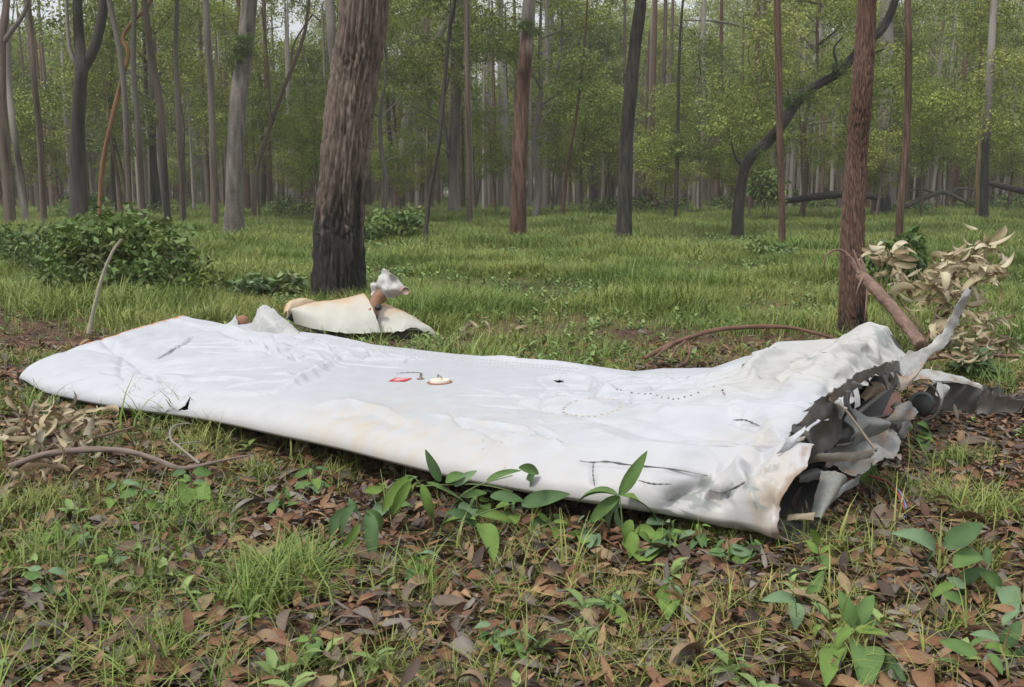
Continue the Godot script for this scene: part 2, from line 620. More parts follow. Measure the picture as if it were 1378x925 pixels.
# creases and dents of the skin: [kind, depth, width, points]
const FOLDS := [
	["v", -0.016, 0.05, [[133, 454], [165, 476], [205, 508], [236, 526]]], ["v", 0.018, 0.05, [[165, 476], [202, 464], [259, 454]]],
	["v", 0.02, 0.06, [[150, 468], [176, 459], [205, 451]]], ["v", -0.014, 0.05, [[81, 466], [120, 468], [165, 475]]],
	["v", -0.012, 0.04, [[165, 476], [168, 511], [138, 527]]], ["v", -0.02, 0.012, [[262, 453], [240, 465], [212, 483]]],
	["v", 0.016, 0.05, [[217, 488], [284, 483], [340, 478], [420, 470]]], ["v", -0.016, 0.05, [[200, 500], [260, 500], [330, 492], [400, 480]]],
	["s", 0.016, 0.02, [[257, 531], [296, 532], [340, 530], [377, 528], [410, 515], [440, 500], [462, 484]]],
	["v", 0.022, 0.08, [[385, 524], [420, 505], [470, 480]]], ["v", -0.018, 0.07, [[395, 505], [430, 490], [455, 476]]],
	["v", -0.022, 0.06, [[270, 440], [320, 452], [380, 462], [430, 470]]], ["v", 0.018, 0.04, [[300, 455], [350, 468], [420, 460], [470, 468], [520, 478]]],
	["v", -0.015, 0.03, [[395, 452], [440, 462], [500, 472]]], ["v", 0.014, 0.03, [[230, 430], [280, 441], [330, 446]]],
	["v", 0.012, 0.05, [[180, 520], [215, 505], [250, 512], [300, 508], [350, 512]]], ["v", -0.014, 0.04, [[190, 535], [220, 520], [250, 534]]],
	["v", 0.014, 0.03, [[235, 556], [250, 535], [258, 528]]],
	["v", 0.02, 0.03, [[735, 508], [767, 508], [794, 511], [807, 524], [831, 527]]], ["v", -0.022, 0.03, [[760, 517], [790, 520], [805, 533], [840, 534]]],
	["s", 0.03, 0.02, [[831, 527], [874, 532], [918, 537], [962, 523], [988, 536], [1012, 562], [1040, 577], [1060, 590]]],
	["v", -0.03, 0.05, [[851, 536], [895, 545], [982, 546]]], ["v", 0.026, 0.05, [[845, 545], [900, 556], [985, 553], [1005, 566]]],
	["v", -0.02, 0.02, [[985, 568], [1022, 573]]], ["v", 0.02, 0.03, [[1038, 575], [1042, 595], [1038, 616]]], ["v", -0.022, 0.03, [[1026, 580], [1022, 602], [1026, 622]]],
	["v", -0.012, 0.007, [[781, 621], [797, 622], [848, 627], [900, 634], [951, 641]]], ["v", -0.01, 0.006, [[797, 624], [798, 640], [799, 654]]],
	["v", -0.05, 0.045, [[953, 640], [925, 660], [900, 690]]], ["v", 0.05, 0.03, [[992, 622], [1005, 645], [1032, 690]]],
	["v", -0.05, 0.03, [[1003, 628], [1020, 655], [1045, 690]]], ["v", -0.04, 0.03, [[985, 662], [965, 672], [950, 668]]],
	["s", -0.035, 0.012, [[951, 641], [965, 643], [979, 630], [992, 625], [1006, 631], [1016, 636], [1025, 622], [1045, 610]]],
	["v", 0.022, 0.05, [[640, 481], [720, 490], [790, 497], [850, 512]]], ["v", -0.024, 0.04, [[780, 494], [840, 506], [900, 508], [960, 500]]],
	["v", 0.022, 0.03, [[850, 516], [900, 517], [960, 507], [1020, 490], [1060, 470]]], ["v", -0.02, 0.03, [[880, 524], [940, 520], [1000, 506], [1050, 492]]],
	["v", 0.028, 0.04, [[1010, 515], [1020, 495], [1040, 478], [1062, 462]]], ["v", -0.026, 0.04, [[1045, 515], [1060, 492], [1090, 475], [1130, 465]]],
	["v", 0.02, 0.04, [[1060, 520], [1100, 497], [1150, 470], [1190, 455]]], ["v", -0.02, 0.05, [[1090, 535], [1120, 512], [1180, 485]]],
	["v", 0.02, 0.04, [[1000, 545], [1040, 552], [1080, 556]]], ["v", -0.016, 0.05, [[700, 545], [780, 555], [860, 580], [940, 590]]],
	["v", 0.016, 0.06, [[690, 540], [760, 538], [830, 550]]], ["v", 0.014, 0.06, [[800, 575], [880, 600], [960, 612]]], ["v", -0.012, 0.05, [[850, 560], [900, 575], [990, 590]]],
	["v", 0.012, 0.05, [[420, 548], [470, 540], [520, 552], [545, 565]]], ["v", -0.01, 0.06, [[450, 560], [500, 556], [540, 575]]],
	["v", -0.025, 0.04, [[1150, 445], [1165, 470], [1200, 480]]], ["v", 0.02, 0.03, [[1140, 452], [1130, 475], [1100, 490]]]]

const HOLES := [
	[[238, 553], [249, 546], [257, 531], [255, 543], [253, 552]], [[746, 513], [753, 511], [760, 512.5], [757, 515.5], [749, 515]]]

func build_wing() -> Node3D:
	wing_setup()
	var nv := N_NOSE + N_TOP
	var g := FastNoiseLite.new()
	g.seed = 11
	g.frequency = 12.0
	g.fractal_octaves = 4
	var gc := FastNoiseLite.new()
	gc.seed = 6
	gc.noise_type = FastNoiseLite.TYPE_CELLULAR
	gc.cellular_return_type = FastNoiseLite.RETURN_CELL_VALUE
	gc.fractal_type = FastNoiseLite.FRACTAL_NONE
	gc.frequency = 0.3
	wP.resize(NU * nv)
	wQ.resize(NU * nv)
	var B := []
	var T := []
	for k in 1001:
		B.append(le_point(k / 1000.0 * 1.04))
		T.append(te_point(k / 1000.0 * 1.04))
	for y in nv:
		var fy := float(y) / nv
		var end := 1.0 + g.get_noise_2d(fy * 0.9, 0.5) * (0.005 if y < N_NOSE else 0.012) + gc.get_noise_2d(fy * 100.0, 0.5) * (0.0015 if y < N_NOSE else 0.005)
		if y < N_NOSE:
			end += 0.012 - 0.01 * exp(-pow((float(y) / N_NOSE - 0.55) / 0.2, 2.0))
		for x in NU:
			var s := float(x) / (NU - 1) * end
			var fi := s / 1.04 * 1000.0
			var i0 := clampi(int(fi), 0, 999)
			var b: Vector3 = B[i0].lerp(B[i0 + 1], fi - i0)
			var t: Vector3 = T[i0].lerp(T[i0 + 1], fi - i0)
			wP[y * NU + x] = wing_point(s, y, b, t, table(THICK, s))
			wQ[y * NU + x] = to_px(wP[y * NU + x])
	# metric coordinates of rows
	wW.resize(nv)
	for y in range(1, nv):
		wW[y] = wW[y - 1] + wP[y * NU + NU / 2].distance_to(wP[(y - 1) * NU + NU / 2])
	var base := Buf.new()
	var C := PackedColorArray()
	C.resize(NU * nv)
	C.fill(Color.WHITE)
	shell(base, wP, NU, nv, C, Color.WHITE, 0.0)
	wN = base.n
	for k in wN.size():
		if wN[k].dot(Vector3(0, 1, 0.4)) < 0 and k >= NU * N_NOSE / 2:
			wN[k] = -wN[k]
	if wN[NU * (N_NOSE + 30) + 100].y < 0:
		for k in wN.size():
			wN[k] = -wN[k]
	# folds
	var fold := []
	for f in FOLDS:
		var q := []
		var lo := Vector2(1e9, 1e9)
		var hi := -lo
		for p in f[3]:
			var k := pick(p[0], p[1])
			var w := Vector2(float(k % NU) / NU * w_len, wW[k / NU])
			q.append(w)
			lo = lo.min(w)
			hi = hi.max(w)
		var reach: float = f[2] * 4.0 + (0.1 if f[0] == "s" else 0.0)
		fold.append([f[0], f[1], f[2], q, Rect2(lo, hi - lo).grow(reach)])
	# further sharp creases and buckles, most at the tip end and towards the break
	var cg := RandomNumberGenerator.new()
	cg.seed = 77
	for k in 132:
		if k > 44 and k < 95:
			continue
		var left := k % 2 == 0
		var c0 := Vector2(cg.randf_range(0.15, 0.45) * w_len if left else cg.randf_range(0.7, 0.99) * w_len, wW[N_NOSE] + cg.randf_range(-0.02, 1.15))
		var az := cg.randfn() * 0.5 + (0.5 if left else -0.25)
		var gain := 1.3
		if k >= 95:
			c0 = Vector2((cg.randf_range(0.2, 0.5) if left else cg.randf_range(0.62, 0.97)) * w_len, wW[N_NOSE] + cg.randf_range(0.75, 1.2))
			az = cg.randfn() * 0.35 + (-0.45 if left else 0.5)
			gain = 1.6
		var half := cg.randf_range(0.08, 0.34)
		var bend := Vector2(-sin(az), cos(az)) * cg.randfn() * 0.04
		var q := [c0 - Vector2(cos(az), sin(az)) * half, c0 + bend, c0 + Vector2(cos(az), sin(az)) * half]
		var lo: Vector2 = q[0].min(q[2]).min(q[1])
		var hi: Vector2 = q[0].max(q[2]).max(q[1])
		var wd := cg.randf_range(0.006, 0.018)
		fold.append(["v", gain * cg.randf_range(0.004, 0.011) * (1 if cg.randf() < 0.5 else -1), wd, q, Rect2(lo, hi - lo).grow(wd * 4.0)])
	var stains := []
	for s in [[470, 575, 0.3, 0.08], [600, 590, 0.5, 0.06], [560, 520, 0.1, 0.06], [1000, 590, 0.12, 0.1], [1060, 700, 0.09, 0.1], [1020, 660, 0.12, 0.12]]:
		var k := pick(s[0], s[1])
		stains.append([Vector2(float(k % NU) / NU * w_len, wW[k / NU]), s[2], s[3]])
	var bare := []
	for s in [[[915, 662], [945, 655], [935, 675], [905, 678]], [[925, 668], [958, 672], [975, 684], [930, 685]], [[940, 640], [962, 642], [945, 668], [938, 664]], [[955, 668], [978, 660], [990, 652], [985, 664], [962, 671]], [[1000, 640], [1010, 655], [1030, 690], [1022, 684], [1003, 652]], [[1176, 440], [1200, 445], [1208, 465], [1190, 462], [1178, 450]], [[1080, 485], [1118, 474], [1116, 478], [1082, 489]]]:
		var pk := PackedVector2Array()
		for p in s:
			pk.append(Vector2(p[0], p[1]))
		bare.append(pk)
	var nz := FastNoiseLite.new()
	nz.seed = 5
	nz.frequency = 3.2
	nz.fractal_octaves = 4
	var nl := FastNoiseLite.new()
	nl.seed = 15
	nl.frequency = 2.4
	nl.fractal_octaves = 2
	nl.fractal_gain = 0.35
	var nc := FastNoiseLite.new()
	nc.seed = 44
	nc.noise_type = FastNoiseLite.TYPE_CELLULAR
	nc.cellular_return_type = FastNoiseLite.RETURN_DISTANCE
	nc.fractal_type = FastNoiseLite.FRACTAL_NONE
	nc.frequency = 3.0
	var white := Color(0.485, 0.49, 0.512)
	for y in nv:
		for x in NU:
			var k := y * NU + x
			var w := Vector2(float(x) / NU * w_len, wW[y])
			var s := w.x / w_len
			var d := 0.0
			for f in fold:
				if not f[4].has_point(w):
					continue
				var best := Vector3(1e9, 0, 0)
				var L: Array = f[3]
				for j in L.size() - 1:
					var e := seg_d(w, L[j], L[j + 1])
					if e.x < best.x:
						best = Vector3(e.x, e.y, (j + e.z) / (L.size() - 1))
				var fade := clampf(minf(best.z, 1.0 - best.z) * 5.0 + 0.25, 0, 1)
				if f[0] == "v":
					d += f[1] * (1.4 if s < 0.6 else 1.15) * exp(-(sqrt(best.x * best.x + 0.00008) - 0.009) / (f[2] * 0.45)) * fade
				else:
					d += f[1] * (smoothstep(-0.035, 0.035, best.x * best.y) - 0.5) * exp(-best.x / 0.07) * clampf(minf(best.z, 1.0 - best.z) * 6.0, 0, 1)
			var rough := (0.12 + 0.88 * maxf(smoothstep(0.55, 0.25, s), smoothstep(0.72, 0.87, s))) * (0.35 + 0.65 * smoothstep(N_NOSE * 0.7, N_NOSE * 1.15, float(y)))
			var wx := w.x * 0.8 + nl.get_noise_2d(w.x, w.y) * 0.12
			var wy := w.y * 1.25 + w.x * 0.45 + nl.get_noise_2d(w.x + 9, w.y) * 0.12
			d += (nc.get_noise_2d(wx, wy) + 0.45) * 0.009 * rough
			d += nl.get_noise_2d(w.x * 0.8, w.y) * 0.004 * rough
			var endf := smoothstep(0.93, 1.0, s)
			d += (nc.get_noise_2d(w.x * 3.0, w.y * 2.5) + 0.45) * 0.03 * endf
			wP[k] += wN[k] * d
			var c := white
			var warm := clampf(1.0 - absf(y - N_NOSE * 0.45) / (N_NOSE * 0.55), 0, 1) * 0.25 * smoothstep(0.3, 0.5, s)
			for st in stains:
				warm += exp(-pow(w.distance_to(st[0]) / st[1], 2.0)) * st[2] * 5.0 * clampf(nz.get_noise_2d(w.x * 2.5, w.y * 1.5) + 0.5, 0, 1)
			c = c.lerp(Color(0.5, 0.4, 0.27), clampf(warm, 0, 0.8))
			if y > N_NOSE:
				var rear := float(y - N_NOSE) / N_TOP
				if s > 0.84:
					c = c.lerp(Color(0.48, 0.455, 0.405), smoothstep(0.84, 0.92, s) * smoothstep(0.25, 0.5, rear) * 0.7)
				if s < 0.012 and rear > 0.25 and nz.get_noise_2d(w.y * 9.0, 3.0) > -0.15:
					c = Color(0.52, 0.24, 0.12)
			for pk in bare:
				if Geometry2D.is_point_in_polygon(wQ[k] + Vector2(nz.get_noise_2d(w.x * 5, w.y * 5), nz.get_noise_2d(w.x * 5 + 7, w.y * 5)) * 9.0, pk):
					c = Color(0.3, 0.31, 0.29)
			var sp := nz.get_noise_2d(w.x * 14.0 + 40, w.y * 14.0)
			if sp > 0.64 and s > 0.72:
				c = c.lerp(Color(0.3, 0.24, 0.18), 0.6)
			if s > 0.987 and y < N_NOSE + 8:
				c = c.lerp(Color(0.26, 0.17, 0.11), clampf((s - 0.99) * 90.0 + nz.get_noise_2d(w.x * 6, w.y * 6), 0, 0.85))
			C[k] = c
	var skip := PackedByteArray()
	skip.resize((NU - 1) * (nv - 1))
	for k in wP.size():
		wQ[k] = to_px(wP[k])
	for h in HOLES:
		var pk := PackedVector2Array()
		var lo := Vector2(1e9, 1e9)
		var hi := -lo
		for p in h:
			pk.append(Vector2(p[0], p[1]))
			lo = lo.min(pk[-1])
			hi = hi.max(pk[-1])
		var zone := Rect2(lo, hi - lo).grow(6.0)
		var moved := {}
		for y in range(10, nv - 1):
			for x in NU - 1:
				var k := y * NU + x
				if not zone.has_point(wQ[k]):
					continue
				var mid := (wQ[k] + wQ[k + 1] + wQ[k + NU] + wQ[k + NU + 1]) * 0.25
				if Geometry2D.is_point_in_polygon(mid, pk):
					skip[y * (NU - 1) + x] = 1
				var best := Vector2(1e9, 1e9)
				for j in pk.size():
					var cp := Geometry2D.get_closest_point_to_segment(wQ[k], pk[j], pk[(j + 1) % pk.size()])
					if cp.distance_to(wQ[k]) < best.distance_to(wQ[k]):
						best = cp
				if best.distance_to(wQ[k]) < 2.2:
					var q1 := wQ[k + 1] - wQ[k]
					var q2 := wQ[k + NU] - wQ[k]
					var det := q1.cross(q2)
					if absf(det) > 0.05:
						var dq := best - wQ[k]
						moved[k] = wP[k] + (wP[k + 1] - wP[k]) * (dq.cross(q2) / det) + (wP[k + NU] - wP[k]) * (q1.cross(dq) / det)
		for k in moved:
			wP[k] = moved[k]
	var o := thing("aircraft_wing", "long crumpled white aircraft wing lying on the leafy ground, broken open at its right end", "aircraft wing", w_org)
	var b := Buf.new()
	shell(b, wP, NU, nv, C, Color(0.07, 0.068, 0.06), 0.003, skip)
	part("upper_skin", b.mesh(), M.paint, o, w_org)
	# lower skin, from the leading edge back to the trailing edge, lying on the ground
	var LP := PackedVector3Array()
	var LC := PackedColorArray()
	for y in 16:
		for x in 90:
			var s := x / 89.0
			var a := le_point(s)
			var t := te_point(s)
			var f := y / 15.0
			var p := a.lerp(t, 0.06 + 0.94 * f)
			p.y = lerpf(a.y + 0.004, t.y - 0.01, pow(f, 2.2)) + sin(f * PI) * 0.01
			p.y = maxf(p.y, gh(p.x, p.z) + 0.012)
			LP.append(p)
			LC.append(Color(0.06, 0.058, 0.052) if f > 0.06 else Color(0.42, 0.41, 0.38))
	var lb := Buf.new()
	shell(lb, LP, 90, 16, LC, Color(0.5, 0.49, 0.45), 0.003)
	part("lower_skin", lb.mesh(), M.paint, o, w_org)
	# tip cap
	var TP := PackedVector3Array()
	var TC := PackedColorArray()
	for y in nv:
		for x in 3:
			var p := wP[y * NU]
			var low := le_point(0.0).lerp(te_point(0.0), clampf(float(y - N_NOSE) / N_TOP, 0.0, 1.0))
			low.y = minf(low.y, p.y) - 0.005
			TP.append(p.lerp(Vector3(p.x, low.y, p.z), x / 2.0) - w_dir * 0.01 * sin(x * PI / 2))
			TC.append(Color(0.6, 0.56, 0.5))
	var tb := Buf.new()
	shell(tb, TP, 3, nv, TC, Color(0.5, 0.48, 0.42), 0.0)
	part("tip_cap", tb.mesh(), M.paint, o, w_org)
	# ribs and spars inside
	for s in [0.12, 0.25, 0.38, 0.5, 0.62, 0.74, 0.84, 0.93, 0.975]:
		var RP := PackedVector3Array()
		var RC := PackedColorArray()
		for x in 20:
			var f := x / 19.0
			var xi := int(s * (NU - 1))
			var top := wP[(N_NOSE + int(f * (N_TOP - 4))) * NU + xi] - Vector3(0, 0.03, 0)
			var low := le_point(s).lerp(te_point(s), f * 0.95)
			for yy in 2:
				RP.append(top if yy == 0 else Vector3(top.x, minf(low.y + 0.02, top.y - 0.01), top.z))
				RC.append(Color(0.11, 0.105, 0.09))
		var rb := Buf.new()
		shell(rb, RP, 2, 20, RC, Color(0.11, 0.105, 0.09), 0.002)
		part("rib", rb.mesh(), M.metal, o, w_org)
	# rivets: dotted rows on the skin, small enough to be one piece
	var X := []
	var RCc := []
	for row in [[[505, 467], [620, 481], [700, 489], [775, 496]], [[500, 470], [615, 485], [700, 493], [770, 500]], [[831, 525], [874, 531], [918, 536], [962, 521], [975, 531]]]:
		var n := 46 if row[0][0] < 600 else 24
		var pl := []
		for p in row:
			pl.append(Vector2(p[0], p[1]))
		for k in n:
			var q: Vector2 = along_line(pl, float(k) / (n - 1))
			var i := pick(q.x, q.y)
			X.append(Transform3D(Basis().scaled(Vector3.ONE * (0.006 if row[0][0] < 600 else 0.0045)), wP[i] + wN[i] * 0.001 - w_org))
			RCc.append(Color(0.5, 0.5, 0.48) if row[0][0] < 600 else Color(0.2, 0.185, 0.165))
	for k in 26:      # brown stain spots in a ring
		var a := TAU * k / 26.0
		var i := pick(797 + cos(a) * 38, 548 + sin(a) * 12 + cos(a) * -3)
		X.append(Transform3D(Basis().scaled(Vector3(0.008, 0.002, 0.006)), wP[i] + wN[i] * 0.001 - w_org))
		RCc.append(Color(0.5, 0.4, 0.28))
	var rs := SphereMesh.new()
	rs.radius = 1.0
	rs.height = 1.6
	rs.radial_segments = 8
	rs.rings = 4
	multi("rivet", rs, M.metal, X, RCc, o)
	# red placard with two pale lines of print
	var pi := pick(539, 512)
	var pn := wN[pi]
	var ex := (wP[pi + 6] - wP[pi - 6]).normalized()
	var pb := basis_dir(ex.cross(pn), pn, 0.0)
	var box := BoxMesh.new()
	box.size = Vector3(0.088, 0.002, 0.085)
	var plate := part("red_placard", box, M.red, o)
	plate.position = wP[pi] + pn * 0.0025 - w_org
	plate.basis = Basis(ex, pn, ex.cross(pn)).orthonormalized()
	plate.rotate(pn.normalized(), 0.35)
	for k in 3:
		var lm := BoxMesh.new()
		lm.size = Vector3(0.06 - 0.012 * k, 0.0012, 0.007)
		var l := part("print_line", lm, M.white, plate)
		l.position = Vector3(-0.004 * k, 0.0016, -0.02 + k * 0.021)
	# fuel cap: raised disc on a rim, with a folded lever
	var ci := pick(592, 515)
	var cap := Node3D.new()
	put(cap, "fuel_cap", o)
	cap.position = wP[ci] - w_org
	cap.basis = Basis(ex, wN[ci], ex.cross(wN[ci])).orthonormalized()
	var cyl := CylinderMesh.new()
	cyl.top_radius = 0.047
	cyl.bottom_radius = 0.049
	cyl.height = 0.012
	var d0 := part("cap_disc", cyl, M.cream, cap)
	d0.position.y = 0.009
	var ring := TorusMesh.new()
	ring.inner_radius = 0.046
	ring.outer_radius = 0.062
	ring.rings = 32
	var r0 := part("cap_rim", ring, M.rust, cap)
	r0.scale.y = 0.5
	r0.position.y = 0.002
	var lv := Buf.new()
	tube(lv, [Vector3(-0.012, 0.024, 0.0), Vector3(-0.01, 0.04, 0.0), Vector3(0.004, 0.034, 0.004), Vector3(0.02, 0.026, 0.006)], [0.004, 0.004, 0.004, 0.004], 6, Color(0.25, 0.2, 0.16))
	part("cap_lever", lv.mesh(), M.metal, cap)
	var vi := pick(566, 511)
	var vb := Buf.new()
	tube(vb, [wP[vi] - w_org, wP[vi] + Vector3(0, 0.004, 0) - w_org, wP[vi] + Vector3(0, 0.006, 0) - w_org, wP[vi] + Vector3(0.002, 0.025, 0) - w_org, wP[vi] + Vector3(0.004, 0.028, 0) - w_org], [0.02, 0.018, 0.008, 0.007, 0.006], 10, Color(0.2, 0.15, 0.11))
	part("drain_stub", vb.mesh(), M.metal, o)
	var ti := pick(1082, 555)
	# ------- torn pieces of the broken end
	var grey := Color(0.42, 0.42, 0.4)
	var white2 := Color(0.43, 0.42, 0.39)
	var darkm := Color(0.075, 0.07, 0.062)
	var rust := Color(0.3, 0.16, 0.08, 1.0)
	var P := func(called, A, Bq, nu, nv2, bulge, cr, jag, f, bk, th, sd, st = Color(0, 0, 0, 0)):
		part(called, torn(line_px(A), line_px(Bq), nu, nv2, bulge, cr, jag, f, bk, th, sd, st), M.sheet, o, w_org)
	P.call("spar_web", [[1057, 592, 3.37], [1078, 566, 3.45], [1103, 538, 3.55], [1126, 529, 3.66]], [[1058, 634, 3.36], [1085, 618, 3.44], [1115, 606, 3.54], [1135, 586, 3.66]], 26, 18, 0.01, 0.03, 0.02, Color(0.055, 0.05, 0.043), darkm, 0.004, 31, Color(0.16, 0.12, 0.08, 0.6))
	P.call("spar_cap", [[1120, 528, 3.58], [1150, 507, 3.78], [1178, 493, 3.96], [1214, 486, 4.3]], [[1122, 541, 3.6], [1152, 521, 3.8], [1180, 506, 3.98], [1213, 498, 4.28]], 40, 6, 0.0, 0.02, 0.12, Color(0.12, 0.11, 0.095), darkm, 0.006, 32, Color(0.24, 0.13, 0.07, 0.7))
	P.call("curled_skin_strip", [[1197, 487, 4.28], [1225, 475, 4.31], [1252, 463, 4.33], [1270, 441, 4.36], [1283, 417, 4.38], [1293, 400, 4.4], [1302, 386, 4.44]], [[1214, 526, 4.22], [1232, 504, 4.27], [1251, 482, 4.31], [1276, 461, 4.34], [1290, 438, 4.37], [1297, 420, 4.41], [1304, 396, 4.46]], 60, 14, 0.006, 0.05, 0.07, white2, Color(0.25, 0.22, 0.18), 0.004, 33, Color(0.36, 0.3, 0.24, 0.8))
	P.call("torn_lip", [[1205, 500, 4.2], [1213, 506, 4.19], [1228, 504, 4.2], [1243, 486, 4.22]], [[1211, 515, 4.18], [1214, 526, 4.17], [1230, 512, 4.19], [1243, 492, 4.21]], 18, 6, 0.01, 0.02, 0.02, Color(0.4, 0.33, 0.27), Color(0.3, 0.2, 0.14), 0.004, 34, rust)
	P.call("rear_skin", [[1196, 500, 4.75], [1232, 498, 4.78], [1265, 499, 4.8], [1296, 510, 4.82]], [[1190, 520, 4.55], [1232, 512, 4.62], [1270, 513, 4.68], [1298, 517, 4.75]], 24, 8, 0.015, 0.03, 0.04, white2, darkm, 0.004, 35, rust)
	P.call("inner_panel", [[1161, 556, 4.3], [1186, 536, 4.45], [1210, 526, 4.6]], [[1166, 566, 4.28], [1190, 566, 4.42], [1212, 562, 4.58]], 16, 10, 0.01, 0.01, 0.01, Color(0.42, 0.2, 0.14), Color(0.3, 0.15, 0.1), 0.004, 36)
	P.call("inner_panel", [[1157, 534, 4.2], [1176, 514, 4.3], [1192, 520, 4.35]], [[1160, 542, 4.2], [1176, 534, 4.3], [1190, 527, 4.35]], 14, 8, 0.02, 0.02, 0.01, Color(0.5, 0.35, 0.22), Color(0.3, 0.15, 0.1), 0.004, 37)
	P.call("torn_flap", [[1108, 612, 3.72], [1140, 578, 3.86], [1178, 570, 3.92], [1209, 588, 3.95]], [[1122, 626, 3.56], [1150, 637, 3.55], [1180, 622, 3.62], [1216, 614, 3.72]], 34, 20, -0.03, 0.07, 0.05, Color(0.27, 0.262, 0.24), Color(0.1, 0.095, 0.085), 0.004, 38, Color(0.3, 0.17, 0.09, 0.8))
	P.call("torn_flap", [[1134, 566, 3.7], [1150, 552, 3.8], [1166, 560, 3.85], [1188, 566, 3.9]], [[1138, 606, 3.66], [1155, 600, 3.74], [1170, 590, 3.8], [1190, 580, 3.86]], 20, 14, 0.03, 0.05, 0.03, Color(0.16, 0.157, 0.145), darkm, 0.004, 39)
	P.call("torn_flap", [[1206, 548, 4.1], [1222, 540, 4.15], [1232, 552, 4.2]], [[1180, 572, 4.02], [1205, 570, 4.06], [1228, 566, 4.1]], 16, 10, 0.02, 0.04, 0.03, Color(0.2, 0.19, 0.17), darkm, 0.004, 40, rust)
	P.call("leading_edge_fragment", [[1093, 696, 3.26], [1098, 664, 3.33], [1106, 634, 3.42]], [[1097, 708, 3.25], [1122, 672, 3.36], [1136, 650, 3.46]], 22, 14, 0.04, 0.03, 0.02, Color(0.25, 0.255, 0.225), Color(0.15, 0.15, 0.13), 0.004, 41, Color(0.24, 0.18, 0.12, 0.5))
	P.call("torn_flap", [[1126, 662, 3.5], [1140, 648, 3.56], [1152, 640, 3.6]], [[1120, 676, 3.44], [1140, 662, 3.5], [1158, 650, 3.6]], 12, 8, 0.02, 0.03, 0.03, Color(0.2, 0.2, 0.185), darkm, 0.004, 42)
	P.call("white_tab", [[1056, 590, 3.3], [1066, 586, 3.33], [1082, 574, 3.36]], [[1044, 612, 3.28], [1060, 606, 3.3], [1072, 592, 3.33]], 16, 8, 0.01, 0.02, 0.03, Color(0.55, 0.55, 0.56), grey, 0.003, 43)
	P.call("white_tab", [[1148, 526, 3.75], [1154, 522, 3.77]], [[1151, 550, 3.73], [1158, 546, 3.75]], 5, 8, 0.005, 0.01, 0.0, Color(0.6, 0.6, 0.58), grey, 0.003, 44)
	P.call("bracket", [[1060, 694, 3.22], [1078, 692, 3.22], [1096, 690, 3.23]], [[1058, 702, 3.2], [1078, 700, 3.2], [1096, 701, 3.21]], 12, 5, 0.006, 0.01, 0.01, Color(0.4, 0.31, 0.2), rust, 0.006, 45)
	var bar := func(called, L, r, c, sides = 8):
		var tb2 := Buf.new()
		var q := smooth_path(line_px(L), 14)
		var rr := []
		for k in q.size():
			q[k] -= w_org
			rr.append(lerpf(r[0], r[1], k / 13.0))
		tube(tb2, q, rr, sides, c)
		part(called, tb2.mesh(), M.metal, o)
	bar.call("stringer", [[1150, 560, 3.9], [1180, 536, 4.1], [1216, 512, 4.3]], [0.013, 0.013], darkm, 4)
	bar.call("stringer", [[1160, 564, 4.0], [1190, 561, 4.1], [1216, 556, 4.2]], [0.008, 0.008], Color(0.05, 0.045, 0.04), 4)
	bar.call("bent_strap", [[1141, 526, 3.7], [1140, 545, 3.7], [1152, 566, 3.72]], [0.014, 0.01], Color(0.09, 0.085, 0.08), 4)
	bar.call("bent_strap", [[1126, 540, 3.6], [1133, 552, 3.6], [1131, 562, 3.62]], [0.016, 0.008], white2, 4)
	bar.call("bent_strap", [[1136, 566, 3.66], [1148, 578, 3.66], [1146, 596, 3.66], [1124, 600, 3.62]], [0.007, 0.007], darkm, 4)
	bar.call("push_rod", [[1127, 543, 3.58], [1139, 553, 3.57], [1152, 570, 3.55], [1165, 588, 3.53], [1180, 608, 3.5]], [0.004, 0.006], Color(0.24, 0.19, 0.14), 6)
	P.call("torn_pipe", [[1083, 613, 3.5], [1110, 610, 3.48], [1145, 609, 3.48], [1177, 603, 3.5]], [[1085, 625, 3.49], [1110, 621, 3.47], [1145, 622, 3.47], [1176, 616, 3.49]], 30, 8, 0.004, 0.03, 0.05, Color(0.17, 0.145, 0.115), darkm, 0.004, 48, Color(0.12, 0.08, 0.05, 0.7))
	for L in [[[781, 621], [797, 622.5], [820, 624], [848, 627], [900, 634], [951, 641]], [[797, 623], [798.5, 640], [800, 655]], [[259, 454], [240, 466], [212, 483]], [[860, 646], [880, 650], [903, 652]], [[955, 660], [975, 664], [1000, 652], [1008, 645]], [[986, 566], [1004, 567], [1023, 573]], [[870, 545], [895, 546]], [[533, 503], [555, 502], [570, 503]]]:
		var q := []
		for p in L:
			var i := pick(p[0], p[1])
			q.append(wP[i] + wN[i] * 0.0016 - w_org)
		var qs := smooth_path(q, 24)
		var rr := []
		for k in 24:
			rr.append(0.0021 * sin(PI * (k + 0.7) / 24.6) * (1.0 + 0.6 * sin(k * 1.7)) + 0.0005)
		var sb := Buf.new()
		tube(sb, qs, rr, 5, Color(0.13, 0.128, 0.125))
		part("open_seam", sb.mesh(), M.metal, o)
	var sg := RandomNumberGenerator.new()
	sg.seed = 12
	var rim := [[1062, 590, 3.35], [1080, 562, 3.45], [1103, 538, 3.56], [1126, 527, 3.66], [1150, 510, 3.8], [1178, 496, 3.98], [1200, 492, 4.2]]
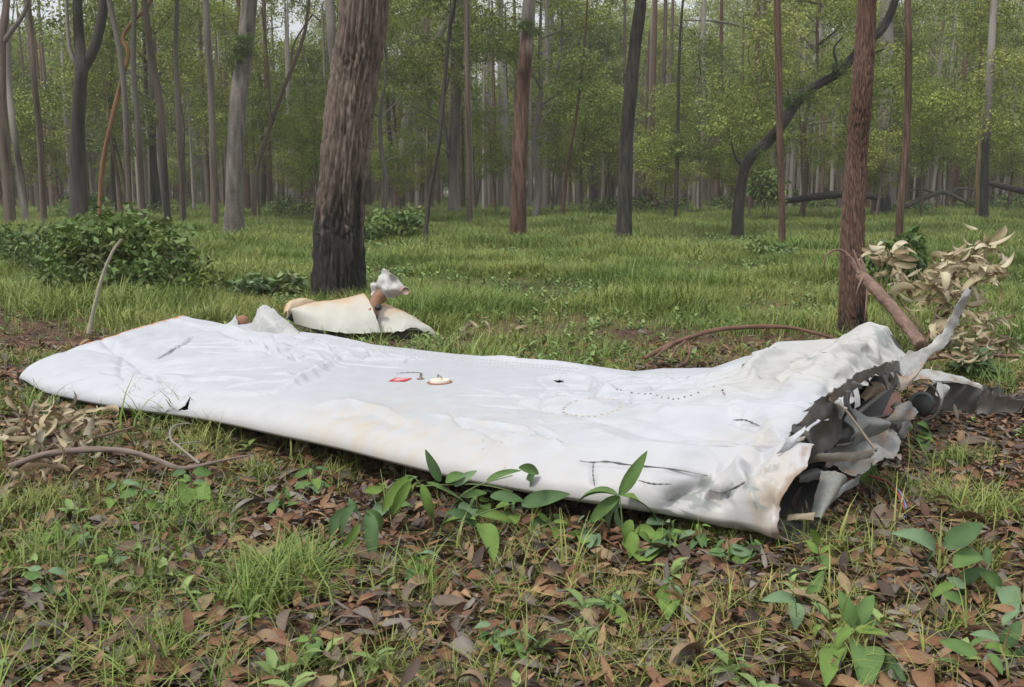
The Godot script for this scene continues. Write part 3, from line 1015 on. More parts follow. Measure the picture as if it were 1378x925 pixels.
	for k in 17:
		var c: Vector3 = along_line(line_px(rim), sg.randf())
		var q := to_px(c)
		var dq := -c.z + sg.randf_range(-0.02, 0.15)
		var w := sg.randf_range(7, 20)
		var h := sg.randf_range(10, 34)
		var lean := sg.randf_range(-14, 18)
		var tone: Color = [Color(0.3, 0.295, 0.275), Color(0.09, 0.083, 0.072), Color(0.17, 0.162, 0.15), Color(0.045, 0.042, 0.04)][k % 4]
		P.call("torn_shard", [[q.x - w * 0.5, q.y + 4, dq], [q.x + w * 0.1, q.y - 2, dq + 0.02], [q.x + w * 0.6, q.y + 2, dq + 0.03]], [[q.x + lean, q.y + h, dq + 0.05], [q.x + lean + w * 0.15, q.y + h * 1.1, dq + 0.02], [q.x + lean + w * 0.3, q.y + h * 0.9, dq + 0.06]], 8, 10, 0.008, 0.03, 0.05, tone, darkm, 0.003, 200 + k, Color(0.22, 0.14, 0.08, 0.5))
	for k in 12:
		var u := sg.randf_range(1085, 1225)
		var v := lerpf(640, 545, (u - 1085) / 140.0) + sg.randf_range(-24, 24)
		var dq := lerpf(3.55, 4.3, (u - 1085) / 140.0)
		var w := sg.randf_range(10, 26)
		var h := sg.randf_range(12, 30)
		P.call("torn_shard", [[u - w, v, dq], [u, v - h * 0.5, dq + 0.04], [u + w, v - h * 0.3, dq + 0.1]], [[u - w * 0.7, v + h * 0.5, dq - 0.03], [u, v + h * 0.5, dq], [u + w * 0.8, v + h * 0.3, dq + 0.05]], 12, 8, 0.015, 0.05, 0.06, [Color(0.07, 0.066, 0.058), Color(0.12, 0.115, 0.1), Color(0.04, 0.038, 0.035), Color(0.22, 0.21, 0.19)][k % 4], darkm, 0.003, 240 + k, Color(0.22, 0.14, 0.08, 0.6))
	# wires trailing onto the leaves
	bar.call("wire", [[1104, 722, 3.28], [1150, 719, 3.3], [1196, 712, 3.36], [1216, 698, 3.45], [1214, 675, 3.62], [1196, 650, 3.8], [1170, 640, 3.84]], [0.0045, 0.0045], Color(0.4, 0.05, 0.05), 6)
	bar.call("wire", [[1180, 717, 3.32], [1206, 708, 3.38], [1220, 690, 3.5], [1212, 664, 3.7], [1196, 648, 3.82]], [0.004, 0.004], Color(0.16, 0.2, 0.34), 6)
	# torn triangle of skin standing up at the rear edge, with a brown fitting beside it
	P.call("torn_triangle", [[336, 441, 6.4], [344, 424, 6.4], [357, 409, 6.42], [378, 426, 6.36], [402, 446, 6.28]], [[344, 460, 6.3], [350, 466, 6.28], [362, 468, 6.26], [384, 464, 6.22], [408, 456, 6.2]], 26, 14, 0.03, 0.04, 0.03, Color(0.5, 0.49, 0.47), grey, 0.004, 46)
	P.call("torn_triangle", [[303, 437, 6.5], [311, 431, 6.5], [318, 423, 6.5]], [[306, 442, 6.45], [316, 440, 6.45], [322, 440, 6.45]], 10, 6, 0.01, 0.02, 0.02, Color(0.5, 0.5, 0.48), grey, 0.004, 47)
	var hb := SphereMesh.new()
	hb.radius = 0.045
	hb.height = 0.085
	hb.radial_segments = 16
	hb.rings = 8
	var hg := part("hinge_fitting", hb, M.rust, o)
	hg.position = at(326, 432, 6.5) - w_org
	hg.scale = Vector3(1, 0.9, 0.8)
	return o

# ---------------------------------------------------------------- the torn piece by the big tree
func build_aileron() -> void:
	var o := thing("torn_control_surface", "torn cream metal control surface with orange stained edges, behind the wing below the big tree", "wreckage", ground(480, 458))
	var org := o.position
	var cream := Color(0.54, 0.525, 0.46)
	var peach := Color(0.55, 0.34, 0.17, 2.0)
	var inside := Color(0.2, 0.19, 0.17)
	var P := func(called, A, B, nu, nv2, bulge, cr, jag, f, bk, sd, st = Color(0, 0, 0, 0)):
		part(called, torn(line_px(A), line_px(B), nu, nv2, bulge, cr, jag, f, bk, 0.005, sd, st), M.paint, o, org)
	var d := -org.z
	P.call("skin_panel", [[394, 428, d], [420, 411, d + 0.2], [455, 404, d + 0.26], [487, 396, d + 0.26]], [[396, 436, d - 0.05], [430, 444, d - 0.16], [470, 449, d - 0.18], [513, 448, d - 0.14]], 60, 24, 0.11, 0.01, 0.008, cream, inside, 61, peach)
	P.call("skin_panel", [[500, 412, d + 0.2], [513, 409, d + 0.24], [526, 412, d + 0.26], [560, 432, d + 0.24], [586, 455, d + 0.12]], [[506, 447, d - 0.04], [518, 448, d - 0.06], [540, 446, d - 0.06], [558, 441, d + 0.02], [587, 457, d + 0.1]], 60, 20, 0.05, 0.02, 0.012, cream, inside, 62, peach)
	P.call("underside_panel", [[398, 437, d - 0.05], [440, 447, d - 0.14], [500, 449, d - 0.12], [555, 444, d], [586, 456, d + 0.1]], [[420, 446, d + 0.1], [450, 456, d + 0.15], [500, 461, d + 0.15], [545, 455, d + 0.15], [586, 459, d + 0.15]], 40, 8, -0.03, 0.02, 0.01, Color(0.3, 0.29, 0.26), inside, 63)
	P.call("end_cap", [[381, 424, d - 0.05], [386, 408, d + 0.1], [402, 404, d + 0.2], [421, 410, d + 0.3]], [[386, 430, d - 0.1], [394, 420, d], [406, 414, d + 0.1], [422, 413, d + 0.25]], 20, 8, 0.05, 0.02, 0.01, Color(0.62, 0.5, 0.36), inside, 64, peach)
	P.call("seal_strip", [[386, 430, d - 0.02], [394, 420, d + 0.05], [406, 414, d + 0.14], [422, 413, d + 0.28]], [[393, 434, d - 0.02], [401, 424, d + 0.05], [412, 417, d + 0.14], [424, 415, d + 0.28]], 18, 4, 0.01, 0.005, 0.0, Color(0.05, 0.05, 0.055), inside, 65)
	P.call("hinge_bracket", [[484, 412, d + 0.2], [490, 404, d + 0.24], [500, 402, d + 0.26], [514, 402, d + 0.26]], [[488, 428, d + 0.05], [496, 432, d + 0.05], [504, 430, d + 0.06], [510, 412, d + 0.14]], 16, 10, -0.04, 0.05, 0.03, Color(0.4, 0.25, 0.15), inside, 66, Color(0.1, 0.07, 0.05, 0.9))
	var nb := Buf.new()
	var nq := smooth_path(line_px([[497, 426, d - 0.02], [502, 412, d + 0.05], [508, 402, d + 0.14], [516, 396, d + 0.16]]), 10)
	for k in 10:
		nq[k] -= org
	tube(nb, nq, [0.06, 0.065, 0.06, 0.05, 0.048, 0.05, 0.055, 0.06, 0.065, 0.05], 9, Color(0.27, 0.14, 0.08))
	part("hinge_neck", nb.mesh(), M.paint, o)
	P.call("hinge_arm", [[499, 396, d + 0.2], [501, 382, d + 0.2], [508, 378, d + 0.2], [512, 364, d + 0.2], [518, 362, d + 0.2]], [[504, 400, d + 0.15], [524, 401, d + 0.15], [542, 396, d + 0.15], [545, 388, d + 0.15], [534, 374, d + 0.15]], 26, 16, 0.05, 0.09, 0.03, Color(0.5, 0.49, 0.46), Color(0.2, 0.19, 0.18), 67, Color(0.2, 0.18, 0.16, 0.8))
	var tb := Buf.new()
	var q := smooth_path(line_px([[540, 390, d + 0.13], [545, 391, d + 0.08], [546, 392, d]]), 5)
	for k in 5:
		q[k] -= org
	tube(tb, q, [0.03, 0.032, 0.033, 0.032, 0.03], 12, Color(0.36, 0.25, 0.2))
	part("bearing", tb.mesh(), M.metal, o)
	for L in [[490, 423], [504, 426], [509, 414]]:
		var s := SphereMesh.new()
		s.radius = 0.03
		s.height = 0.05
		s.radial_segments = 10
		s.rings = 6
		var bo := part("bolt", s, M.dark, o)
		bo.position = at(L[0], L[1], d - 0.02) - org

func build_far_panel() -> void:
	var org := ground(1300, 590)
	var o := thing("curved_skin_panel", "curved dark grey panel lying open in the grass at the right of the wreck", "wreckage", org)
	var P := func(called, A, B, nu, nv2, bulge, cr, jag, f, bk, sd, st = Color(0, 0, 0, 0)):
		part(called, torn(line_px(A), line_px(B), nu, nv2, bulge, cr, jag, f, bk, 0.005, sd, st), M.sheet, o, org)
	P.call("skin_panel", [[1252, 516, 5.0], [1285, 511, 5.15], [1318, 519, 5.2], [1350, 528, 5.25], [1390, 536, 5.3], [1450, 550, 5.4]], [[1262, 582, 4.95], [1285, 574, 4.95], [1330, 582, 4.85], [1370, 590, 4.85], [1410, 597, 4.9], [1450, 606, 4.9]], 44, 20, -0.17, 0.05, 0.03, Color(0.1, 0.095, 0.085), Color(0.35, 0.33, 0.3), 71, Color(0.2, 0.15, 0.11, 0.5))
	P.call("folded_edge", [[1252, 512, 5.0], [1275, 507, 5.12], [1300, 510, 5.15], [1318, 517, 5.18]], [[1254, 519, 4.98], [1276, 514, 5.1], [1300, 517, 5.12], [1320, 523, 5.15]], 20, 5, 0.01, 0.03, 0.04, Color(0.55, 0.51, 0.46), Color(0.3, 0.25, 0.2), 72, Color(0.3, 0.16, 0.08, 0.8))
	P.call("inner_skin", [[1325, 526, 5.05], [1350, 532, 5.1], [1390, 540, 5.15], [1450, 552, 5.2]], [[1336, 575, 4.98], [1360, 578, 5.0], [1395, 585, 5.0], [1450, 596, 5.0]], 30, 14, -0.06, 0.05, 0.05, Color(0.17, 0.15, 0.13), Color(0.2, 0.18, 0.16), 73)
	P.call("torn_flap", [[1258, 530, 4.9], [1262, 515, 4.95], [1274, 517, 5.0]], [[1258, 560, 4.85], [1266, 545, 4.9], [1272, 530, 4.96]], 10, 10, 0.03, 0.03, 0.03, Color(0.36, 0.35, 0.33), Color(0.1, 0.1, 0.1), 74)
	# dark round bellows-like fitting with its retaining ring
	var tb := Buf.new()
	var q := []
	var r := []
	for k in 12:
		q.append(at(1241, 543, 4.72 + k * 0.02) - org)
		r.append([0.046, 0.049, 0.05, 0.047, 0.061, 0.057, 0.061, 0.057, 0.061, 0.057, 0.06, 0.058][k])
	tube(tb, q, r, 20, Color(0.05, 0.05, 0.047))
	part("round_fitting", tb.mesh(), M.metal, o)
	var rb := Buf.new()
	var ring := []
	for k in 22:
		var a := -1.9 + k * 0.17
		ring.append(at(1244 + cos(a) * 21, 541 + sin(a) * 24, 4.7 + k * 0.004) - org)
	var rr := []
	rr.resize(22)
	rr.fill(0.005)
	tube(rb, ring, rr, 6, Color(0.26, 0.24, 0.22))
	part("retaining_ring", rb.mesh(), M.metal, o)

# ---------------------------------------------------------------- sticks, branches and plants
func stick(called: String, label: String, category: String, L: Array, r: Array, col: Color, twigs := [], bump_amp := 0.12) -> Node3D:
	var q := []
	for p in L:
		q.append(at(p[0], p[1], p[2]) if p.size() > 2 else ground(p[0], p[1]) + Vector3(0, r[0], 0))
	var org: Vector3 = q[0]
	var o := thing(called, label, category, org)
	var nz := FastNoiseLite.new()
	nz.seed = rng.randi() % 1000
	nz.frequency = 1.0
	var bump := func(a: float, l: float, rr: float):
		var e := nz.get_noise_3d(cos(a) * 1.5, l * 9.0, sin(a) * 1.5)
		var f := nz.get_noise_3d(cos(a) * 5.0, l * 22.0, sin(a) * 5.0)
		return [(e + f * 0.5) * rr * bump_amp * 2.0, col * (1.0 + e * 0.6 + f * 0.4)]
	var n := 40
	var sp := smooth_path(q, n)
	var rr := []
	for k in n:
		sp[k] -= org
		rr.append(along_line(r, float(k) / (n - 1)))
	var b := Buf.new()
	tube(b, sp, rr, 10, col, bump)
	part("stem", b.mesh(), M.bark, o)
	for t in twigs:
		var tq := []
		for p in t.path:
			tq.append((at(p[0], p[1], p[2]) if p.size() > 2 else ground(p[0], p[1]) + Vector3(0, 0.012, 0)) - org)
		var tp := smooth_path(tq, 16)
		var tr := []
		for k in 16:
			tr.append(lerpf(t.r[0], t.r[1], k / 15.0))
		var tb := Buf.new()
		tube(tb, tp, tr, 7, t.get("col", col), bump)
		part("twig", tb.mesh(), M.bark, o)
	return o

# leaves of a plant as parts: [u, v of base, u, v of tip, width over length, tone], all near one depth
func broad_plant(label: String, foot: Array, leaves: Array, stems: Array, tone: Color, spread := 0.12) -> void:
	var org := ground(foot[0], foot[1])
	var dep := -org.z
	var o := thing("young_plant", label, "plant", org)
	for s in stems:
		var q := []
		for p in s:
			q.append(at(p[0], p[1], dep) - org)
		q[0] = q[0] - Vector3(0, 0.02, 0) if s[0][1] >= foot[1] - 12 else q[0]
		var sp := smooth_path(q, 10)
		var rr := []
		for k in 10:
			rr.append(lerpf(0.0035, 0.0018, k / 9.0))
		var b := Buf.new()
		tube(b, sp, rr, 6, Color(0.22, 0.13, 0.06) if tone.b > 0.06 else Color(0.13, 0.17, 0.06))
		part("stem", b.mesh(), M.plain, o)
	for L in leaves:
		var d0: float = dep + (rng.randf() - 0.5) * spread * 2.0
		var a := at(L[0], L[1], d0)
		var tip := at(L[2], L[3], d0 + (rng.randf() - 0.35) * spread)
		if tip.y < gh(tip.x, tip.z) + 0.02:
			tip = on_plane(L[2], L[3], 0.025 + rng.randf() * 0.02)
		var v := tip - a
		var to_eye := (Vector3(0, EYE, 0) - a).normalized()
		var up := (to_eye * 0.8 + Vector3(rng.randfn() * 0.35, 0.8, rng.randfn() * 0.35)).normalized()
		var m: Mesh = M.broad[rng.randi() % M.broad.size()]
		var lf := part("leaf", m, M.broad_mat[int(L[5])], o)
		var bs := basis_dir(v, up, rng.randfn() * 0.25)
		var len_ := v.length() * 1.04
		lf.transform = Transform3D(Basis(bs.x * len_ * L[4] * 0.85 / 0.5, bs.y * len_, bs.z * len_), a - org)

func curled_leaf(seed_: int) -> ArrayMesh:
	var g := RandomNumberGenerator.new()
	g.seed = seed_
	return leaf_mesh(g.randf_range(0.15, 0.27), g.randf_range(0.8, 3.4), g.randf_range(0.1, 0.9), g.randf_range(-1.0, 1.0), 8, g.randf_range(-1.6, 1.6))

# a fallen branch tip with its dead, curled leaves
func dead_spray(label: String, foot: Vector3, stems: Array, blobs: Array, count: int, len_: float, tones: Array, kinds: Array) -> void:
	var o := thing("dead_branch", label, "dead branch", foot)
	for s in stems:
		var q := []
		for p in s:
			q.append(at(p[0], p[1], p[2]) - foot)
		var sp := smooth_path(q, 12)
		var rr := []
		for k in 12:
			rr.append(lerpf(0.012, 0.004, k / 11.0))
		var b := Buf.new()
		tube(b, sp, rr, 6, Color(0.24, 0.15, 0.1))
		part("stem", b.mesh(), M.bark, o)
	for k in count:
		var bl = blobs[k % blobs.size()]
		var p := at(bl[0] + rng.randfn() * bl[3] * 0.5, bl[1] + rng.randfn() * bl[4] * 0.5, bl[2] + rng.randfn() * 0.12)
		p.y = maxf(p.y, gh(p.x, p.z) + 0.015)
		var lf := part("dry_leaf", kinds[rng.randi() % kinds.size()], tones[rng.randi() % tones.size()], o)
		var dir := Vector3(rng.randfn(), rng.randfn() * 0.5 - 0.3, rng.randfn())
		lf.transform = Transform3D(basis_dir(dir, Vector3(rng.randfn(), 1, rng.randfn()), rng.randf() * TAU).scaled(Vector3.ONE * len_ * rng.randf_range(0.6, 1.25)), p - foot)

func shrub(label: String, foot: Array, blobs: Array, seed_: int, leaf_len: float, tone: Color, per: int) -> void:
	var org := ground(foot[0], foot[1])
	var dep := -org.z
	var o := thing("leafy_shrub", label, "shrub", org)
	var k := 0
	for bl in blobs:
		var c := at(bl[0], bl[1], dep + bl[3]) - org
		var r: float = bl[2] * dep / F
		var cm := crown_mesh(seed_ + k, per, 34, Vector3(r, r * 0.8, r), r * 0.42, leaf_len, tone)
		var f := part("foliage", cm, M.leaf, o)
		f.position = c
		f.set_meta("kind", "stuff")
		var b := Buf.new()
		tube(b, [Vector3(c.x * 0.2, -0.05, c.z * 0.2), Vector3(c.x * 0.5, c.y * 0.5, c.z * 0.4), c], [0.016, 0.012, 0.005], 6, Color(0.12, 0.09, 0.06))
		part("stem", b.mesh(), M.bark, o)
		k += 1

func tuft_mesh(seed_: int, blades: int, spread: float, lean: float, width: float) -> ArrayMesh:
	var g := RandomNumberGenerator.new()
	g.seed = seed_
	var b := Buf.new()
	for k in blades:
		var az := g.randf() * TAU
		var root := Vector3(g.randfn(), 0, g.randfn()) * spread
		var out := Vector3(cos(az), 0, sin(az))
		var side := Vector3(-out.z, 0, out.x)
		var h := g.randf_range(0.45, 1.0)
		var ln := lean * g.randf_range(0.3, 1.5)
		var base := b.v.size()
		var w := width * g.randf_range(0.6, 1.2)
		var tone := Color.WHITE * g.randf_range(0.75, 1.2)
		for s in 4:
			var f := s / 3.0
			var p := root + Vector3(0, h * (f - 0.35 * ln * f * f), 0) + out * ln * h * f * f
			var ww := w * (1.0 - f * 0.9)
			b.v.append(p + side * ww)
			b.v.append(p - side * ww)
			for q in 2:
				b.n.append((out * -0.5 + Vector3.UP * 0.6).normalized())
				b.c.append(tone)
				b.t.append(Vector2.ZERO)
		for s in 3:
			var p := base + s * 2
			b.i.append_array([p, p + 2, p + 1, p + 1, p + 2, p + 3])
	b.smooth()
	return b.mesh()

# how far a place is behind (+) or in front (-) of the leading edge, and along the span
func wing_uv(p: Vector3) -> Vector2:
	var q := p - w_org
	return Vector2(q.dot(w_dir) / w_len, q.dot(w_ch))

func under_wing(p: Vector3) -> bool:
	var w := wing_uv(p)
	return w.x > -0.02 and w.x < 1.02 and w.y > -0.1 and w.y < 1.15 + 0.42 * w.x

# 0 litter .. 1 grass
var cov := FastNoiseLite.new()
func greenness(p: Vector3) -> float:
	var w := wing_uv(p)
	var n := cov.get_noise_2d(p.x, p.z)
	var behind := smoothstep(1.7, 2.9, w.y)
	if w.x > 0.6:
		behind = smoothstep(2.2, 4.0, w.y + n * 1.2)
	if w.x > 1.0 and w.y < 3.0:
		behind = minf(behind, 0.3)
	var front := clampf(0.1 + n * 0.95, 0.02, 0.62)
	if w.y < -0.1 and w.y > -0.75:
		front += 0.12
	if p.x < -1.2:
		front += 0.04
	var g := maxf(front, behind * (0.95 + n * 0.35))
	for sp in [[900, 470, 0.9], [1050, 462, 0.7], [1300, 470, 0.9], [1250, 445, 0.7], [40, 455, 0.8], [690, 452, 0.5], [250, 300, 3.0], [1060, 345, 1.0]]:
		var q := on_plane(sp[0], sp[1])
		g *= 1.0 - 0.75 * exp(-pow(Vector2(p.x - q.x, (p.z - q.z) * 0.8).length() / sp[2], 2.0))
	return clampf(g, 0, 1)
## READY

func lin(r: float, g: float, b: float) -> Color:
	return Color(r, g, b).linear_to_srgb()

func tinted(c: Color, rough: float, back := Color(0, 0, 0)) -> StandardMaterial3D:
	var m := mat(rough, null, Vector3.ONE, false, back)
	m.albedo_color = c
	return m

func _ready() -> void:
	rng.seed = 20240
	# camera
	var cam := Camera3D.new()
	cam.name = "camera"
	cam.position = Vector3(0, EYE, 0)
	cam.rotation.x = -PITCH
	cam.fov = rad_to_deg(2.0 * atan(CY / F))
	cam.near = 0.05
	cam.far = 2000.0
	add_child(cam)
	cam.make_current()
	# bright overcast sky with thin blue patches
	var sky_im := Image.create(512, 256, false, Image.FORMAT_RGBF)
	var cn := FastNoiseLite.new()
	cn.seed = 3
	cn.frequency = 1.6
	cn.fractal_octaves = 5
	for y in 256:
		var th := PI * (y + 0.5) / 256.0
		for x in 512:
			var ph := TAU * x / 512.0
			var d := Vector3(sin(th) * cos(ph), cos(th), sin(th) * sin(ph))
			var n := cn.get_noise_3d(d.x, d.y * 2.2, d.z)
			var up := maxf(d.y, 0.0)
			var cloud := Color(0.86, 0.89, 0.94) * (0.47 + 0.6 * up)
			var blue := Color(0.42, 0.56, 0.78)
			var c := cloud.lerp(blue, clampf(n * 2.2 - 0.25, 0, 0.65))
			c = c * (1.0 + n * 0.12)
			if d.y < 0:
				c = c.lerp(Color(0.16, 0.17, 0.12), clampf(-d.y * 12.0, 0, 1))
			sky_im.set_pixel(x, y, c)
	var env := Environment.new()
	var sm := PanoramaSkyMaterial.new()
	sm.panorama = ImageTexture.create_from_image(sky_im)
	sm.energy_multiplier = 1.0
	var sky := Sky.new()
	sky.sky_material = sm
	env.background_mode = Environment.BG_SKY
	env.sky = sky
	env.background_energy_multiplier = 1.0
	env.tonemap_mode = Environment.TONE_MAPPER_LINEAR
	env.tonemap_exposure = EXPOSURE
	env.sdfgi_enabled = true
	env.ssao_enabled = true
	env.ssil_enabled = true
	env.fog_enabled = true
	env.fog_density = 0.0011
	env.fog_light_color = Color(0.9, 0.9, 0.86)
	var we := WorldEnvironment.new()
	we.name = "world_environment"
	we.environment = env
	add_child(we)
	var sun := DirectionalLight3D.new()
	sun.name = "sun"
	sun.light_energy = 0.5
	sun.light_angular_distance = 12.0
	sun.light_color = Color(1.0, 0.985, 0.96)
	sun.rotation_degrees = Vector3(-56, -50, 0)
	sun.shadow_enabled = true
	add_child(sun)

	# materials
	gn.seed = 4
	gn.frequency = 0.5
	gn.fractal_octaves = 4
	cov.seed = 21
	cov.frequency = 0.75
	cov.fractal_octaves = 3
	M.bark = mat(0.95, noise_tex(0.03, 0.72, 1.0, 5, 2), Vector3(3, 0.7, 1))
	M.paint = mat(0.47, noise_tex(0.012, 0.95, 1.0, 5, 8), Vector3(1.2, 1.2, 1.2), true)
	M.paint.metallic_specular = 0.4
	M.sheet = mat(0.5, noise_tex(0.02, 0.8, 1.0, 5, 9), Vector3(5, 5, 5), true)
	M.metal = mat(0.55)
	M.plain = mat(0.8)
	M.red = tinted(lin(0.5, 0.03, 0.035), 0.5)
	M.white = tinted(lin(0.7, 0.6, 0.58), 0.5)
	M.cream = tinted(lin(0.7, 0.64, 0.54), 0.5)
	M.rust = tinted(lin(0.26, 0.13, 0.07), 0.8)
	M.dark = tinted(lin(0.03, 0.027, 0.025), 0.6)
	M.leaf = mat(0.6, null, Vector3.ONE, false, lin(0.2, 0.26, 0.05))
	M.grass = mat(0.6, null, Vector3.ONE, false, lin(0.13, 0.18, 0.04))
	M.litter = mat(0.75)
	M.soil = mat(1.0, noise_tex(0.05, 0.6, 1.0, 6, 5), Vector3(2.2, 2.2, 2.2), true)
	M.broad = []
	for k in 6:
		M.broad.append(leaf_mesh(0.5, 0.15 + 0.22 * k, 0.22 + 0.1 * (k % 3), -0.3 + 0.12 * k, 8, -0.2 + 0.08 * k))
	M.broad_mat = []
	for c in [lin(0.115, 0.19, 0.06), lin(0.145, 0.225, 0.055), lin(0.09, 0.15, 0.062), lin(0.16, 0.235, 0.125), lin(0.16, 0.24, 0.055)]:
		var bm := tinted(c, 0.62, lin(0.07, 0.11, 0.015))
		bm.metallic_specular = 0.22
		M.broad_mat.append(bm)
	M.curled = []
	for k in 12:
		M.curled.append(curled_leaf(100 + k))
	var straw_mats := []
	for c in [[0.47, 0.4, 0.25], [0.4, 0.33, 0.19], [0.52, 0.45, 0.3], [0.33, 0.25, 0.14]]:
		straw_mats.append(tinted(lin(c[0], c[1], c[2]), 0.6, lin(0.1, 0.08, 0.04)))
	M.straw = straw_mats
	M.frond = []
	for k in 7:
		M.frond.append(leaf_mesh(0.15 + 0.022 * k, 1.3 + 0.22 * k, 0.35, -0.4 + 0.13 * k, 8, -0.5 + 0.17 * k))
	var litter_mats := []
	for c in [[0.17, 0.095, 0.052], [0.12, 0.066, 0.04], [0.21, 0.135, 0.078], [0.26, 0.175, 0.1], [0.08, 0.05, 0.035], [0.2, 0.17, 0.145], [0.22, 0.11, 0.055], [0.15, 0.105, 0.075]]:
		litter_mats.append(tinted(lin(c[0], c[1], c[2]), 0.7))
	var pale_mats := []
	for c in [[0.38, 0.3, 0.175], [0.3, 0.225, 0.13], [0.42, 0.345, 0.22], [0.25, 0.175, 0.1], [0.33, 0.285, 0.19]]:
		pale_mats.append(tinted(lin(c[0], c[1], c[2]), 0.6, lin(0.06, 0.045, 0.02)))
	for k in 6:
		crowns.append(crown_mesh(500 + k, 52, 62, Vector3(2.4, 1.7, 2.4), 0.62, 0.17, [Color(0.22, 0.28, 0.055), Color(0.27, 0.31, 0.075), Color(0.17, 0.235, 0.045)][k % 3]))
	for k in 3:
		bush_crowns.append(crown_mesh(520 + k, 20, 36, Vector3(0.6, 0.6, 0.6), 0.3, 0.13, Color(0.1, 0.16, 0.042)))

	build_setting()
	build_hero_trees()
	build_background()
	build_wing()
	build_aileron()
	build_far_panel()
	build_undergrowth(litter_mats, pale_mats)

const EXPOSURE := 1.6

var soil: MeshInstance3D

func build_setting() -> void:
	var xs := []
	var zs := []
	var z := 2.0
	while z > -6.5:
		zs.append(z)
		z -= 0.06 if z < -1.8 else 0.3
	while z > -420:
		zs.append(z)
		z -= maxf(0.15, -z * 0.025)
	var x := 0.0
	while x < 300.0:
		xs.append(x)
		x += 0.06 if x < 3.5 else maxf(0.1, (x - 3.0) * 0.09)
	var X := []
	for k in range(xs.size() - 1, 0, -1):
		X.append(-xs[k])
	X.append_array(xs)
	var P := PackedVector3Array()
	var C := PackedColorArray()
	var fine := FastNoiseLite.new()
	fine.seed = 9
	fine.frequency = 5.0
	for zz in zs:
		for xx in X:
			var p := Vector3(xx, 0, zz)
			p.y = gh(xx, zz)
			var near := clampf(1.0 + zz / 9.0, 0, 1)
			p.y += fine.get_noise_2d(xx, zz) * 0.012 * near
			P.append(p)
			var g := greenness(p)
			var n := fine.get_noise_2d(xx * 0.4, zz * 0.4)
			C.append(Color(0.12, 0.052, 0.027).lerp(Color(0.085, 0.11, 0.03), g * 0.85) * (1.0 + n * 0.5))
	var b := Buf.new()
	shell(b, P, X.size(), zs.size(), C, Color.WHITE, 0.0)
	soil = part("ground", b.mesh(), M.soil, self)
	soil.set_meta("kind", "structure")

